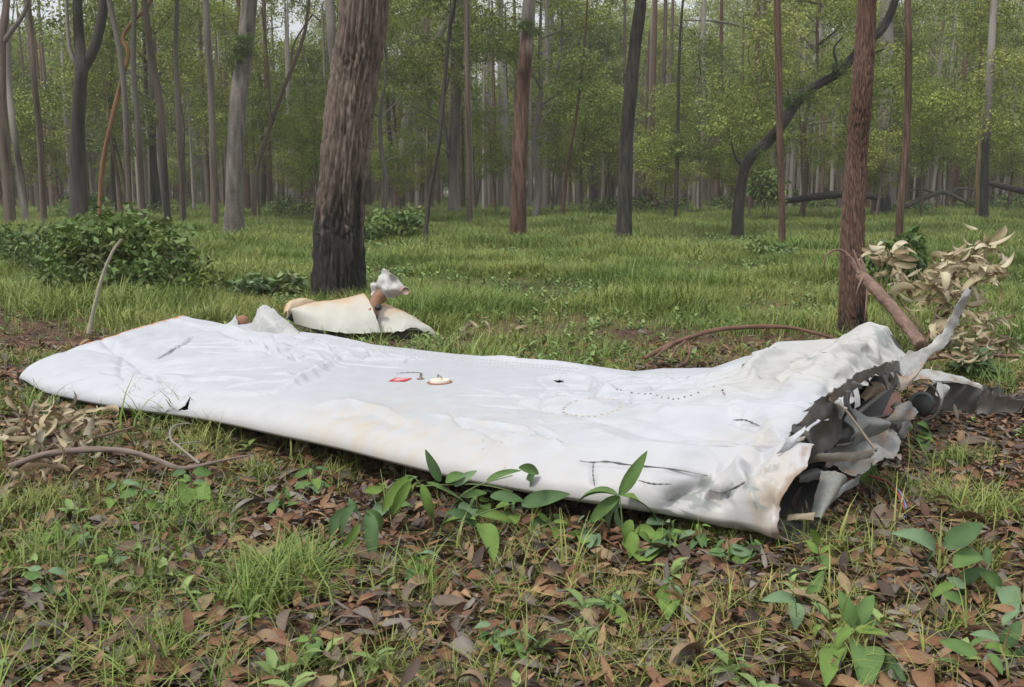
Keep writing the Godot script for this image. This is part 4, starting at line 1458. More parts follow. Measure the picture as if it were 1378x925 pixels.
func build_hero_trees() -> void:
	tree("eucalypt_tree", "big thick rough-barked tree with a charred foot, right behind the wing", [[455, 405], [456, 340], [457, 300], [465, 200], [477, 100], [490, 8]], 63, 59, "brown", {"sides": 110, "rows": 260, "style": "furrow", "rough": 0.2, "flare": 0.1, "burnt": 1.2, "height": 13.0})
	tree("eucalypt_tree", "reddish scaly-barked tree beside the bent-up end of the wing", [[1147, 455], [1147, 400], [1148, 300], [1154, 200], [1160, 120], [1167, 8]], 32, 22, "red", {"sides": 80, "rows": 260, "style": "scale", "rough": 0.16, "burnt": 0.35, "height": 11.0})
	tree("eucalypt_tree", "straight grey trunk with a leaf tuft high on its stem, left of the big tree", [[315, 322], [316, 260], [319, 150], [328, 80], [335, 8]], 25, 20, "grey", {"sides": 24, "rows": 60, "rough": 0.07, "sprays": [[318, 62, 22], [326, 72, 18], [312, 80, 16], [330, 50, 14]]})
	tree("eucalypt_tree", "dark forked tree dividing into two upright limbs at the left", [[107, 298], [104, 200], [107, 120], [109, 92], [106, 50], [104, 8]], 22, 12, "dark", {"sides": 24, "rows": 50, "rough": 0.1, "limbs": [{"path": [[109, 96], [118, 82], [128, 62], [136, 30], [140, 4], [146, -40]], "w": [15, 11]}, {"path": [[101, 84], [94, 68], [91, 40], [89, 4], [88, -40]], "w": [6, 4], "kind": "pale"}]})
	tree("eucalypt_tree", "thin orange curving stem at the left, brightest bark of all", [[134, 300], [137, 230], [146, 180], [158, 130], [167, 95], [173, 70], [165, 52], [178, 30], [198, 8]], 7, 5, "orange", {"sides": 12, "rows": 40})
	tree("eucalypt_tree", "short reddish leaning stem beside the orange curving one", [[163, 293], [160, 250], [150, 195], [147, 160]], 6, 3, "red", {"height": 6.0, "tops": 1})
	tree("eucalypt_tree", "brown trunk at the far left edge with a side branch near the top", [[14, 312], [10, 240], [3, 150], [2, 60], [8, 8]], 15, 9, "brown", {"limbs": [{"path": [[6, 55], [18, 38], [30, 22], [37, 4]], "w": [7, 5], "kind": "grey"}]})
	tree("eucalypt_tree", "pale slim trunk second from the left edge", [[35, 310], [30, 250], [20, 190], [12, 120], [10, 60]], 9, 8, "grey", {"upper": "pale", "change": 3.0})
	tree("eucalypt_tree", "slim brownish trunk between the left edge and the dark forked tree", [[59, 308], [56, 240], [53, 180], [45, 100], [38, 8]], 9, 7, "brown")
	tree("eucalypt_tree", "slim trunk right of the orange stem, leaning left as it rises", [[175, 302], [172, 230], [168, 140], [161, 70], [148, 8]], 8, 7, "brown", {"upper": "grey", "change": 2.5})
	tree("eucalypt_tree", "slim two-toned trunk, second to the right of the orange stem", [[192, 304], [189, 230], [184, 150], [179, 80], [181, 8]], 9, 6, "brown", {"upper": "grey", "change": 3.0})
	tree("eucalypt_tree", "dark trunk with a pale crooked top, third to the right of the orange stem", [[208, 290], [206, 220], [204, 140], [203, 90], [196, 8]], 10, 8, "dark", {"upper": "pale", "change": 5.5})
	tree("eucalypt_tree", "dark-footed trunk bent left at the top, fourth to the right of the orange stem", [[226, 304], [221, 230], [216, 150], [207, 90], [200, 50], [195, 8]], 9, 8, "dark", {"upper": "brown", "change": 3.0})
	tree("eucalypt_tree", "thin trunk midway between the orange stem and the straight grey trunk", [[247, 302], [243, 220], [239, 140], [236, 60], [238, 8]], 7, 6, "brown", {"upper": "grey", "change": 3.5})
	tree("eucalypt_tree", "pinkish-grey straight trunk just left of the trunk with the leaf tuft", [[289, 310], [287, 220], [284, 120], [279, 50], [277, 8]], 10, 8, "brown", {"upper": "grey", "change": 2.0, "sides": 14})
	tree("eucalypt_tree", "branchy slim tree leaning right, between the leaf-tuft trunk and the big tree", [[341, 302], [345, 230], [360, 180], [385, 110], [407, 55], [415, 8]], 7, 4, "brown", {"limbs": [{"path": [[364, 168], [362, 120], [358, 60], [352, 10]], "w": [4, 2]}, {"path": [[392, 95], [395, 60], [420, 20]], "w": [3, 2]}]})
	tree("eucalypt_tree", "pinkish stem showing along the left side of the big tree near the top", [[440, 330], [444, 220], [452, 120], [446, 50], [444, 4]], 13, 12, "brown", {"upper": "grey", "change": 2.5, "sides": 16, "depth": 22.0})
	tree("eucalypt_tree", "pale pinkish trunk forking to the right, just right of the big tree", [[534, 285], [541, 210], [552, 140], [563, 80], [572, 40], [574, 4]], 18, 10, "grey", {"sides": 18, "rows": 40, "upper": "pale", "change": 2.0, "limbs": [{"path": [[562, 82], [578, 62], [590, 48], [602, 28], [612, 0]], "w": [11, 8], "kind": "pale"}]})
	tree("eucalypt_tree", "thin dark stem leaning right, beside the pale forked trunk", [[572, 330], [577, 270], [590, 200], [598, 110], [605, 40], [612, 4]], 6, 5, "dark")
	tree("eucalypt_tree", "straight grey-brown trunk, second right of the big tree", [[612, 292], [611, 220], [613, 150], [616, 80], [618, 4]], 16, 13, "grey", {"sides": 16, "rough": 0.06})
	tree("eucalypt_tree", "slim brown trunk touching the straight grey-brown one on its right", [[632, 302], [631, 220], [629, 120], [628, 4]], 8, 7, "brown")
	tree("eucalypt_tree", "pinkish straight trunk left of the stout reddish one", [[683, 285], [681, 200], [676, 90], [673, 4]], 11, 8, "grey", {"upper": "pale", "change": 4.0})
	tree("eucalypt_tree", "stout reddish trunk with a pale swollen top in the middle", [[697, 324], [698, 250], [700, 190], [703, 130], [707, 80], [710, 40], [712, 4]], 21, 17, "red", {"sides": 30, "rows": 60, "style": "scale", "rough": 0.1, "upper": "pale", "change": 4.6, "sprays": [[712, 36, 16], [703, 30, 14], [722, 42, 10]]})
	tree("eucalypt_tree", "slim trunk just right of the stout reddish one", [[735, 280], [736, 220], [737, 140], [741, 60], [742, 4]], 9, 6, "grey")
	tree("eucalypt_tree", "thin reddish stem leaning right in the middle", [[757, 296], [760, 250], [768, 200], [775, 160], [784, 90]], 6, 3, "red", {"tops": 1})
	tree("eucalypt_tree", "dark trunk ending in bare white forked branches in the middle", [[800, 280], [799, 230], [795, 175], [792, 168]], 10, 7, "dark", {"height": 9.0, "tops": 0, "limbs": [{"path": [[796, 178], [792, 150], [790, 128], [784, 118], [768, 115]], "w": [6, 3], "kind": "pale"}, {"path": [[797, 178], [806, 160], [820, 150], [832, 142], [846, 130]], "w": [5, 2], "kind": "pale"}, {"path": [[796, 180], [786, 168], [776, 160]], "w": [4, 2], "kind": "pale"}, {"path": [[791, 132], [797, 115], [803, 100]], "w": [3, 1], "kind": "pale"}, {"path": [[800, 172], [812, 166], [818, 164]], "w": [3, 2], "kind": "pale"}]})
	tree("eucalypt_tree", "stout dark trunk leaning right, the darkest in the middle distance", [[839, 330], [841, 260], [843, 190], [848, 130], [855, 60], [862, 4]], 21, 15, "dark", {"sides": 30, "rows": 70, "style": "scale", "rough": 0.08})
	tree("eucalypt_tree", "slim dark stem just right of the stout dark leaning trunk", [[882, 285], [884, 230], [890, 170], [893, 100], [896, 4]], 7, 5, "brown")
	tree("eucalypt_tree", "thin black stem standing alone in the clearing", [[909, 300], [910, 250], [912, 200], [913, 120]], 5, 4, "dark", {"tops": 1, "sprays": [[913, 200, 18], [905, 190, 14], [918, 185, 14]]})
	tree("eucalypt_tree", "dark crooked tree bending far to the right and up across the reddish scaly tree", [[992, 322], [995, 270], [1001, 232], [1013, 208], [1032, 192], [1052, 168], [1078, 130], [1105, 112], [1128, 98], [1150, 76], [1175, 52], [1192, 32], [1204, 4]], 15, 10, "dark", {"sides": 24, "rows": 110, "rough": 0.26, "sprays": [[1018, 205, 16], [1082, 126, 20], [1062, 140, 18], [1132, 92, 18], [1165, 60, 20]], "limbs": [{"path": [[1044, 178], [1050, 160], [1062, 148], [1060, 122]], "w": [5, 2]}, {"path": [[1118, 104], [1126, 86], [1122, 66], [1134, 50]], "w": [5, 2]}, {"path": [[1004, 228], [990, 212], [984, 190]], "w": [5, 2]}, {"path": [[1160, 66], [1172, 72], [1190, 66]], "w": [4, 2]}]})
	tree("eucalypt_tree", "pale thin trunk left of the twin reddish stem, beside the crooked tree", [[1008, 275], [1012, 200], [1016, 130], [1022, 60], [1025, 4]], 8, 6, "pale")
	tree("eucalypt_tree", "slim reddish straight stem between the crooked tree and the pale grey trunk", [[1053, 338], [1052, 270], [1050, 190], [1048, 100], [1046, 4]], 9, 9, "red", {"sides": 18, "rows": 50, "style": "scale", "rough": 0.12})
	tree("eucalypt_tree", "pale grey trunk with a long arching branch reaching left", [[1081, 285], [1085, 220], [1092, 140], [1098, 85], [1104, 40], [1110, 4]], 13, 9, "grey", {"upper": "pale", "change": 1.0, "sides": 16, "limbs": [{"path": [[1096, 66], [1086, 54], [1070, 44], [1040, 45], [1015, 40], [985, 32], [960, 28], [920, 27]], "w": [6, 2], "kind": "grey"}]})
	tree("eucalypt_tree", "thick pale grey trunk with a blackened foot, right of the reddish scaly tree", [[1187, 292], [1189, 250], [1191, 180], [1193, 90], [1194, 4]], 20, 17, "grey", {"upper": "pale", "change": 1.4, "sides": 26, "rows": 50, "burnt": 1.5, "rough": 0.05})
	tree("eucalypt_tree", "slim reddish wavy stem right of the blackened-foot trunk", [[1209, 334], [1212, 280], [1219, 210], [1222, 140], [1223, 60], [1222, 4]], 10, 8, "red", {"sides": 18, "rows": 50, "style": "scale", "rough": 0.14})
	tree("eucalypt_tree", "thin grey leaning stem, the first beyond the slim reddish wavy one", [[1226, 270], [1232, 220], [1242, 150], [1254, 90], [1262, 50]], 6, 4, "grey", {"limbs": [{"path": [[1238, 175], [1234, 130], [1230, 90]], "w": [4, 2], "kind": "pale"}]})
	tree("eucalypt_tree", "slim brown trunk in the right background between two leaning stems", [[1278, 275], [1280, 200], [1281, 130], [1282, 80]], 8, 6, "brown")
	tree("eucalypt_tree", "thin yellowish pole-like stem at the right", [[1315, 297], [1316, 230], [1318, 170], [1319, 100]], 5, 4, "tan", {"tops": 1})
	tree("eucalypt_tree", "two-toned trunk near the right edge, black below and pale above", [[1324, 300], [1325, 250], [1328, 180], [1333, 90], [1338, 4]], 11, 9, "dark", {"upper": "pale", "change": 3.3, "burnt": 2.8, "sides": 18, "rows": 50})
	stick("fallen_log", "long dark fallen log lying across behind the reddish scaly tree", "log", [[1050, 272, 40.0], [1090, 266, 39.0], [1140, 261, 38.0], [1185, 266, 37.5]], [0.09, 0.14, 0.15, 0.12], Color(0.05, 0.04, 0.035))
	stick("fallen_log", "low dark log in the grass of the far clearing", "log", [[862, 287, 46.0], [900, 287, 45.5], [948, 285, 45.0]], [0.08, 0.12, 0.07], Color(0.06, 0.05, 0.042))
	stick("fallen_branch", "grey fallen branches tangled in the right background", "fallen branch", [[1220, 278, 40.0], [1245, 266, 40.0], [1270, 259, 40.0], [1300, 272, 40.0]], [0.1, 0.11, 0.1, 0.05], Color(0.16, 0.14, 0.12), [{"path": [[1262, 262, 40.0], [1240, 254, 40.0], [1222, 258, 40.0]], "r": [0.07, 0.03]}, {"path": [[1280, 262, 40.0], [1290, 254, 40.0], [1320, 256, 40.0]], "r": [0.07, 0.03]}])
	stick("fallen_log", "dark fallen log at the right edge behind the two-toned trunk", "log", [[1330, 246, 42.0], [1350, 251, 42.0], [1372, 256, 42.0], [1400, 262, 42.0]], [0.08, 0.13, 0.14, 0.14], Color(0.055, 0.045, 0.04))

const ZONES := [[107, "left of the dark forked tree"], [315, "between the dark forked tree and the leaf-tuft trunk"], [455, "between the leaf-tuft trunk and the big tree"], [612, "between the big tree and the straight grey-brown trunk"], [840, "between the straight grey-brown and stout dark trunks"], [992, "between the stout dark trunk and the crooked tree"], [1147, "between the crooked tree and the reddish scaly tree"], [1324, "between the reddish scaly and two-toned trunks"], [9999, "right of the two-toned trunk"]]

func build_background() -> void:
	# prototypes of the trees deeper in the wood
	var protos := []
	var kinds := ["grey", "brown", "pale", "dark", "red", "grey", "brown"]
	for k in 7:
		var o := thing("background_tree", "slender eucalypt standing deep in the wood beyond the clearing", "tree", Vector3.ZERO, "slender trees of the far wood")
		var H := rng.randf_range(11.0, 15.0)
		var P := []
		var lean := rng.randfn() * 0.6
		for j in 7:
			var f := j / 6.0
			P.append(Vector3(lean * f * f + rng.randfn() * 0.12, -0.2 + H * f, rng.randfn() * 0.12))
		var rows := smooth_path(P, 16)
		var rr := []
		for j in 16:
			rr.append(lerpf(0.1 + 0.018 * k, 0.035, j / 15.0))
		var c: Color = BARK[kinds[k]]
		var nz := FastNoiseLite.new()
		nz.seed = k
		nz.frequency = 1.0
		var bump := func(a: float, l: float, r: float):
			return [0.0, c * (1.0 + nz.get_noise_2d(a * 1.2, l * 0.8) * 0.7)]
		var b := Buf.new()
		tube(b, rows, rr, 8, c, bump)
		part("trunk", b.mesh(), M.bark, o)
		for j in 7:     # bare crooked pale side branches
			var from: Vector3 = rows[4 + j]
			var az := rng.randf() * TAU
			var out := Vector3(cos(az), rng.randf_range(0.1, 1.0), sin(az))
			var p1 := from + out * rng.randf_range(0.5, 1.1)
			var p2 := p1 + Vector3(out.x + rng.randfn() * 0.5, rng.randf_range(0.2, 1.3), out.z + rng.randfn() * 0.5) * 0.9
			var p3 := p2 + Vector3(rng.randfn(), rng.randf_range(-0.3, 1.2), rng.randfn()) * 0.8
			var lb := Buf.new()
			tube(lb, [from, p1, p2, p3], [0.05, 0.04, 0.028, 0.01], 5, c.lerp(BARK["pale"], 0.7))
			part("limb", lb.mesh(), M.bark, o)
		for j in 5:
			var from: Vector3 = rows[7 + j * 2]
			var az := rng.randf() * TAU
			var to := from + Vector3(cos(az) * rng.randf_range(1.0, 2.2), rng.randf_range(0.6, 1.8), sin(az) * rng.randf_range(1.0, 2.2))
			var lb := Buf.new()
			tube(lb, [from, from.lerp(to, 0.5) - Vector3(0, 0.2, 0), to], [0.06, 0.045, 0.015], 5, c)
			part("limb", lb.mesh(), M.bark, o)
			var cr := part("crown", crowns[rng.randi() % crowns.size()], M.leaf, o)
			cr.position = to
			cr.rotation.y = rng.randf() * TAU
			cr.scale = Vector3.ONE * rng.randf_range(0.6, 1.0)
		o.set_meta("tone", kinds[k])
		protos.append(o)
	var saps := []
	for k in 5:
		var o := thing("young_tree", "leafy young tree growing between the far trunks", "tree", Vector3.ZERO, "young trees of the far wood")
		var H := rng.randf_range(3.5, 6.0)
		var b := Buf.new()
		var P := []
		var rr := []
		var lean := rng.randfn() * 0.5
		for j in 7:
			P.append(Vector3(lean * j / 6.0, -0.1 + H * j / 6.0, rng.randfn() * 0.06))
			rr.append(lerpf(0.06, 0.012, j / 6.0))
		tube(b, P, rr, 6, BARK["brown"])
		part("trunk", b.mesh(), M.bark, o)
		for j in 4:
			var cr := part("crown", crowns[rng.randi() % crowns.size()], M.leaf, o)
			cr.position = P[3 + j] + Vector3(rng.randfn() * 0.5, 0.2, rng.randfn() * 0.5)
			cr.rotation.y = rng.randf() * TAU
			cr.scale = Vector3.ONE * rng.randf_range(0.35, 0.62)
		saps.append(o)
	var fresh := {}
	var place := func(list: Array, d: float, x: float, s: float):
		var src: Node3D = list[rng.randi() % list.size()]
		var o := src
		if fresh.has(src):
			o = src.duplicate()
			o.name = numbered(String(src.name).get_slice("_0", 0), self)
			add_child(o, true)
		fresh[src] = true
		var zone := to_px(Vector3(x, 0, -d)).x
		var zi := 0
		while zi < ZONES.size() - 1 and zone > ZONES[zi][0]:
			zi += 1
		var young: bool = list == saps
		var text: String = ("leafy young tree in the far wood " if young else "slender %s eucalypt in the far wood " % src.get_meta("tone")) + ZONES[zi][1]
		o.set_meta("label", text)
		o.set_meta("group", text)
		o.position = Vector3(x, gh(x, -d), -d)
		o.rotation.y = rng.randf() * TAU
		o.scale = Vector3(s, s * rng.randf_range(0.85, 1.15), s)
	for k in protos.size():       # each prototype stands somewhere itself
		fresh.erase(protos[k])
	for k in 235:
		var d := 38.0 + 100.0 * pow(rng.randf(), 0.75)
		place.call(protos, d, rng.randf_range(-0.6, 0.6) * d + rng.randf_range(-4, 4), rng.randf_range(0.6, 1.2))
	for k in 165:
		var d := 34.0 + 80.0 * pow(rng.randf(), 0.8)
		place.call(saps, d, rng.randf_range(-0.6, 0.6) * d + rng.randf_range(-4, 4), rng.randf_range(0.7, 1.4))
	# low bushes in the clearing and along the edge of the wood
	var low: Node3D = null
	for k in 22:
		var d := rng.randf_range(36.0, 60.0)
		var x := rng.randf_range(-0.54, 0.54) * d
		if k < 5:
			d = rng.randf_range(10.5, 16.0)
			x = -d * rng.randf_range(0.4, 0.54)
		var o: Node3D
		if low == null:
			o = thing("low_bush", "", "bush")
			for j in 2:
				var f := part("foliage", bush_crowns[j], M.leaf, o)
				f.position = Vector3(j * 0.5, 0.3, j * 0.2)
				f.set_meta("kind", "stuff")
			low = o
		else:
			o = low.duplicate()
			o.name = numbered("low_bush", self)
			add_child(o, true)
		var zone := to_px(Vector3(x, 0, -d)).x
		var zi := 0
		while zi < ZONES.size() - 1 and zone > ZONES[zi][0]:
			zi += 1
		var text: String = ("low green bush in the grass " if d < 24.0 else "low green bush at the wood's edge ") + ZONES[zi][1]
		o.set_meta("label", text)
		o.set_meta("group", text)
		o.position = Vector3(x, gh(x, -d), -d)
		o.rotation.y = rng.randf() * TAU
		var s := rng.randf_range(0.5, 1.0) * (1.0 if d < 24.0 else 1.6)
		o.scale = Vector3(s, s * rng.randf_range(0.7, 1.2), s)
	# the wood beyond, one mass
	var X := []
	var C := []
	for k in 1700:
		var d := rng.randf_range(95, 230)
		var x := rng.randf_range(-0.75, 0.75) * d
		if k > 1000:
			x = rng.randf_range(0.2, 0.6) * d
		X.append(Transform3D(Basis(Vector3.UP, rng.randf() * TAU).scaled(Vector3.ONE * rng.randf_range(0.9, 1.8)), Vector3(x, 1.0 + 19.0 * pow(rng.randf(), 1.05), -d)))
		C.append(Color.WHITE * rng.randf_range(0.85, 1.15))
	var far := multi("distant_wood", crowns[1], M.leaf, X, C, self)
	tag(far, "mass of far green foliage closing the view between all the trunks", "woodland")
	X = []
	C = []
	var tb := Buf.new()
	tube(tb, [Vector3(0, -0.3, 0), Vector3(0.1, 6, 0), Vector3(0.0, 14, 0.1)], [0.17, 0.13, 0.06], 6, Color.WHITE)
	for k in 1500:
		var d := rng.randf_range(50, 200)
		var x := rng.randf_range(-0.7, 0.7) * d
		X.append(Transform3D(Basis(Vector3.UP, rng.randf() * TAU).scaled(Vector3(1, 1, 1) * rng.randf_range(0.4, 1.1)), Vector3(x, 0, -d)))
		C.append(BARK[["grey", "pale", "brown", "pale", "red"][rng.randi() % 5]] * 1.15)
	var ft := multi("distant_trunks", tb.mesh(), M.bark, X, C, self)
	tag(ft, "crowd of far thin trunks filling the gaps deep in the wood", "woodland")

func build_undergrowth(litter_mats: Array, pale_mats: Array) -> void:
	# grass
	var tufts := [tuft_mesh(1, 12, 0.12, 0.6, 0.018), tuft_mesh(2, 14, 0.2, 0.9, 0.016), tuft_mesh(3, 9, 0.1, 1.2, 0.022), tuft_mesh(4, 20, 0.35, 0.7, 0.02)]
	var TX := [[], [], [], []]
	var TC := [[], [], [], []]
	var add_tuft := func(p: Vector3, h: float, which: int):
		if Vector2((p.x + 1.1) * 0.8, p.z + 7.45).length() < 0.75 and rng.randf() < 0.93:
			return
		if p.x > 1.75 and p.x < 3.2 and p.z < -4.3 and p.z > -5.5:
			return
		p.y = gh(p.x, p.z) - 0.01
		TX[which].append(Transform3D(Basis(Vector3.UP, rng.randf() * TAU).scaled(Vector3(h * rng.randf_range(0.8, 1.3), h, h * rng.randf_range(0.8, 1.3))), p))
		var n := cov.get_noise_2d(p.x * 0.5 + 50, p.z * 0.5)
		var c := Color(0.16, 0.24, 0.042).lerp(Color(0.31, 0.315, 0.08), clampf(0.35 + n * 0.9 + rng.randfn() * 0.22, 0, 1)) * rng.randf_range(0.75, 1.2)
		TC[which].append(c)
	for k in 21000:
		var d := 2.0 + 5.5 * pow(rng.randf(), 0.75)
		var p := Vector3(rng.randf_range(-0.6, 0.6) * d, 0, -d)
		if under_wing(p) or rng.randf() > greenness(p) * 0.85:
			continue
		add_tuft.call(p, rng.randf_range(0.05, 0.13) * (2.0 if rng.randf() < 0.12 else 1.0), rng.randi() % 3)
	for k in 60000:
		var d := 6.0 + 12.0 * pow(rng.randf(), 0.7)
		var p := Vector3(rng.randf_range(-0.62, 0.62) * d, 0, -d)
		if under_wing(p) or rng.randf() > greenness(p):
			continue
		var hn := cov.get_noise_2d(p.x * 0.45 + 30, p.z * 0.45)
		add_tuft.call(p, rng.randf_range(0.07, 0.24) * clampf(0.95 + hn * 1.8, 0.45, 2.0), rng.randi() % 4)
	for k in 60000:
		var d := 16.0 + 30.0 * pow(rng.randf(), 0.8)
		var p := Vector3(rng.randf_range(-0.62, 0.62) * d, 0, -d)
		add_tuft.call(p, rng.randf_range(0.12, 0.34) * clampf(1.0 + 1.6 * cov.get_noise_2d(p.x * 0.3 + 30, p.z * 0.3), 0.5, 2.0), 3)
	for k in 40000:
		var d := 42.0 + 80.0 * pow(rng.randf(), 1.2)
		var p := Vector3(rng.randf_range(-0.62, 0.62) * d, 0, -d)
		add_tuft.call(p, rng.randf_range(0.25, 0.6), 3)
	# yellowish tussocks in the foreground
	for s in [[370, 800, 40, 0.24], [395, 780, 30, 0.22], [60, 690, 30, 0.16], [560, 780, 18, 0.14], [980, 720, 26, 0.16], [1330, 690, 40, 0.2], [1290, 620, 40, 0.2], [1240, 660, 26, 0.18], [200, 890, 30, 0.18], [260, 610, 26, 0.16], [20, 880, 20, 0.14], [640, 800, 14, 0.12], [215, 572, 7, 0.34], [262, 590, 14, 0.2], [300, 580, 8, 0.22], [450, 640, 12, 0.16], [120, 545, 10, 0.2], [40, 760, 16, 0.18], [130, 830, 12, 0.18], [230, 700, 14, 0.2], [330, 660, 12, 0.18], [30, 690, 14, 0.2], [700, 720, 14, 0.14], [930, 722, 24, 0.14], [1100, 735, 20, 0.16]]:
		for k in s[2]:
			var g := ground(s[0], s[1])
			var p := g + Vector3(rng.randfn() * 0.09, 0, rng.randfn() * 0.09)
			add_tuft.call(p, s[3] * rng.randf_range(0.6, 1.1), 2 - (k % 3) % 2)
	for k in 4:
		var gm := multi("grass", tufts[k], M.grass, TX[k], TC[k], self)
		tag(gm, ["upright fine green grass on the woodland floor", "spreading green grass on the woodland floor", "arching long-bladed grass on the woodland floor", "dense short grass covering the far clearing"][k], "grass")
	# low broad-leaved weeds among the grass
	var wb := Buf.new()
	for k in 7:
		var az := TAU * k / 7.0 + rng.randf()
		var lm: ArrayMesh = leaf_mesh(0.42, rng.randf_range(0.4, 1.4), 0.3, 0.1, 3)
		var arr := lm.surface_get_arrays(0)
		var bs := basis_dir(Vector3(cos(az), rng.randf_range(0.1, 1.0), sin(az)), Vector3.UP)
		var base := wb.v.size()
		for j in arr[Mesh.ARRAY_VERTEX].size():
			wb.v.append(bs * (arr[Mesh.ARRAY_VERTEX][j] as Vector3) + Vector3(0, 0.25 * (k % 3), 0))
			wb.n.append(bs * (arr[Mesh.ARRAY_NORMAL][j] as Vector3))
			wb.c.append(arr[Mesh.ARRAY_COLOR][j])
			wb.t.append(Vector2.ZERO)
		for j in arr[Mesh.ARRAY_INDEX]:
			wb.i.append(base + j)
	var WX := []
	var WC := []
	for k in 12000:
		var d := 2.1 + 24.0 * pow(rng.randf(), 0.9)
		var p := Vector3(rng.randf_range(-0.62, 0.62) * d, 0, -d)
		var gr := greenness(p)
		if under_wing(p) or rng.randf() > gr * 0.8 or (d < 6.5 and rng.randf() > 0.25):
			continue
		p.y = gh(p.x, p.z)
		WX.append(Transform3D(Basis(Vector3.UP, rng.randf() * TAU).scaled(Vector3.ONE * rng.randf_range(0.025, 0.07) * (1.0 + d * 0.04)), p))
		WC.append(Color(0.15, 0.23, 0.065).lerp(Color(0.25, 0.33, 0.1), rng.randf()))
	var weeds := multi("low_weeds", wb.mesh(), M.grass, WX, WC, self)
	tag(weeds, "small broad-leaved green weeds scattered through the grass", "weeds")
	# leaf litter: the nearest and largest leaves one by one, the rest as a mass
	var LX := []
	var LC := []
	for k in 6:
		LX.append([])
		LC.append([])
	var tones := [Color(0.18, 0.08, 0.036), Color(0.125, 0.058, 0.029), Color(0.24, 0.13, 0.06), Color(0.3, 0.18, 0.09), Color(0.055, 0.034, 0.023), Color(0.13, 0.1, 0.08), Color(0.18, 0.08, 0.037), Color(0.2, 0.165, 0.13)]
	for k in 86000:
		var d := 1.9 + 5.6 * pow(rng.randf(), 0.8)
		if k > 68000:
			d = rng.randf_range(5.5, 12.0)
		var p := Vector3(rng.randf_range(-0.6, 0.6) * d, 0, -d)
		var g := greenness(p)
		var bare := on_plane(480, 890)
		if Vector2((p.x - bare.x) * 0.7, p.z - bare.z).length() < 0.13 and rng.randf() < 0.85:
			continue
		if rng.randf() < g * 0.75 or (d > 7.0 and rng.randf() < g):
			continue
		p.y = gh(p.x, p.z) + rng.randf() * 0.022
		var w := rng.randi() % 6
		var dir := Vector3(rng.randfn(), rng.randfn() * 0.22, rng.randfn())
		var len_ := 0.022 + 0.078 * pow(rng.randf(), 1.5)
		LX[w].append(Transform3D(basis_dir(dir, Vector3(rng.randfn() * 0.3, 1, rng.randfn() * 0.3), rng.randf_range(-0.5, 0.5)).scaled(Vector3.ONE * len_), p))
		LC[w].append(tones[rng.randi() % 8] * rng.randf_range(0.7, 1.15))
	for w in 6:
		var lm := leaf_mesh(0.2 + 0.05 * w, -0.9 + 0.45 * w, 0.2 + 0.12 * (w % 3), 0.7 - 0.3 * w, 4, -0.8 + 0.35 * w)
		var li := multi("leaf_litter", lm, M.litter, LX[w], LC[w], self)
		tag(li, ["narrow upturned dry brown leaves", "narrow flat dry brown leaves", "middling curled dry brown leaves", "middling arched dry brown leaves", "broad arched dry brown leaves", "broad strongly arched dry brown leaves"][w] + " strewn over the ground", "leaf litter")
	for k in 290:
		var d := 2.15 + 2.4 * pow(rng.randf(), 1.3)
		var p := Vector3(rng.randf_range(-0.55, 0.55) * d, 0, -d)
		if under_wing(p):
			continue
		p.y = gh(p.x, p.z) + 0.018 + rng.randf() * 0.012
		var lf := part("dry_leaf", M.curled[rng.randi() % 12] if k % 3 == 0 else M.broad[rng.randi() % 6], litter_mats[rng.randi() % 8], soil)
		var dir := Vector3(rng.randfn(), rng.randfn() * 0.16, rng.randfn())
		var len_ := rng.randf_range(0.085, 0.17)
		var bs := basis_dir(dir, Vector3(rng.randfn() * 0.3, 1, rng.randfn() * 0.3), rng.randf_range(-0.6, 0.6)).scaled(Vector3.ONE * len_)
		if k % 3 != 0:
			bs = bs * Basis().scaled(Vector3(rng.randf_range(0.4, 0.8), 1, 1))
		lf.transform = Transform3D(bs, p)
	# small twigs on the ground
	for k in 40:
		var d := 2.2 + 3.0 * rng.randf()
		var p := Vector3(rng.randf_range(-0.5, 0.5) * d, 0, -d)
		if under_wing(p):
			continue
		p.y = gh(p.x, p.z) + 0.02
		var az := rng.randf() * TAU
		var L := rng.randf_range(0.08, 0.22)
		var b := Buf.new()
		tube(b, [Vector3(-cos(az) * L, 0, -sin(az) * L), Vector3(0, 0.012, rng.randfn() * 0.02), Vector3(cos(az) * L, 0.004, sin(az) * L)], [0.004, 0.0035, 0.002], 5, Color(0.2, 0.15, 0.11) * rng.randf_range(0.6, 1.3))
		var t := part("fallen_twig", b.mesh(), M.bark, soil)
		t.position = p
	# sticks and branches
	stick("fallen_branch", "long bent grey stick lying on the leaves in front of the wing's left end", "branch", [[12, 628, 3.9], [60, 612, 3.95], [110, 606, 4.0], [160, 606, 4.0], [200, 615, 3.95], [232, 628, 3.9], [252, 630, 3.9], [290, 622, 3.95], [335, 613, 4.0]], [0.012, 0.013, 0.014, 0.012, 0.011, 0.011, 0.01, 0.006, 0.004], Color(0.27, 0.2, 0.165))
	stick("fallen_twig", "thin pale curved twig arching over the long bent stick", "twig", [[268, 624, 3.92], [245, 605, 4.0], [231, 593, 4.05], [229, 580, 4.1], [238, 572, 4.15], [255, 570, 4.2]], [0.006, 0.005, 0.005, 0.005, 0.004, 0.003], Color(0.36, 0.3, 0.26), [{"path": [[236, 599, 4.02], [255, 596, 4.05], [272, 595, 4.1]], "r": [0.004, 0.002]}])
	stick("dry_stalk", "bare pale stalk standing upright behind the wing tip", "stalk", [[119, 450, 7.3], [124, 425, 7.3], [131, 395, 7.3], [141, 362, 7.3], [152, 338, 7.3], [163, 322, 7.3]], [0.018, 0.014, 0.013, 0.012, 0.011, 0.01], Color(0.5, 0.44, 0.34), [], 0.06)
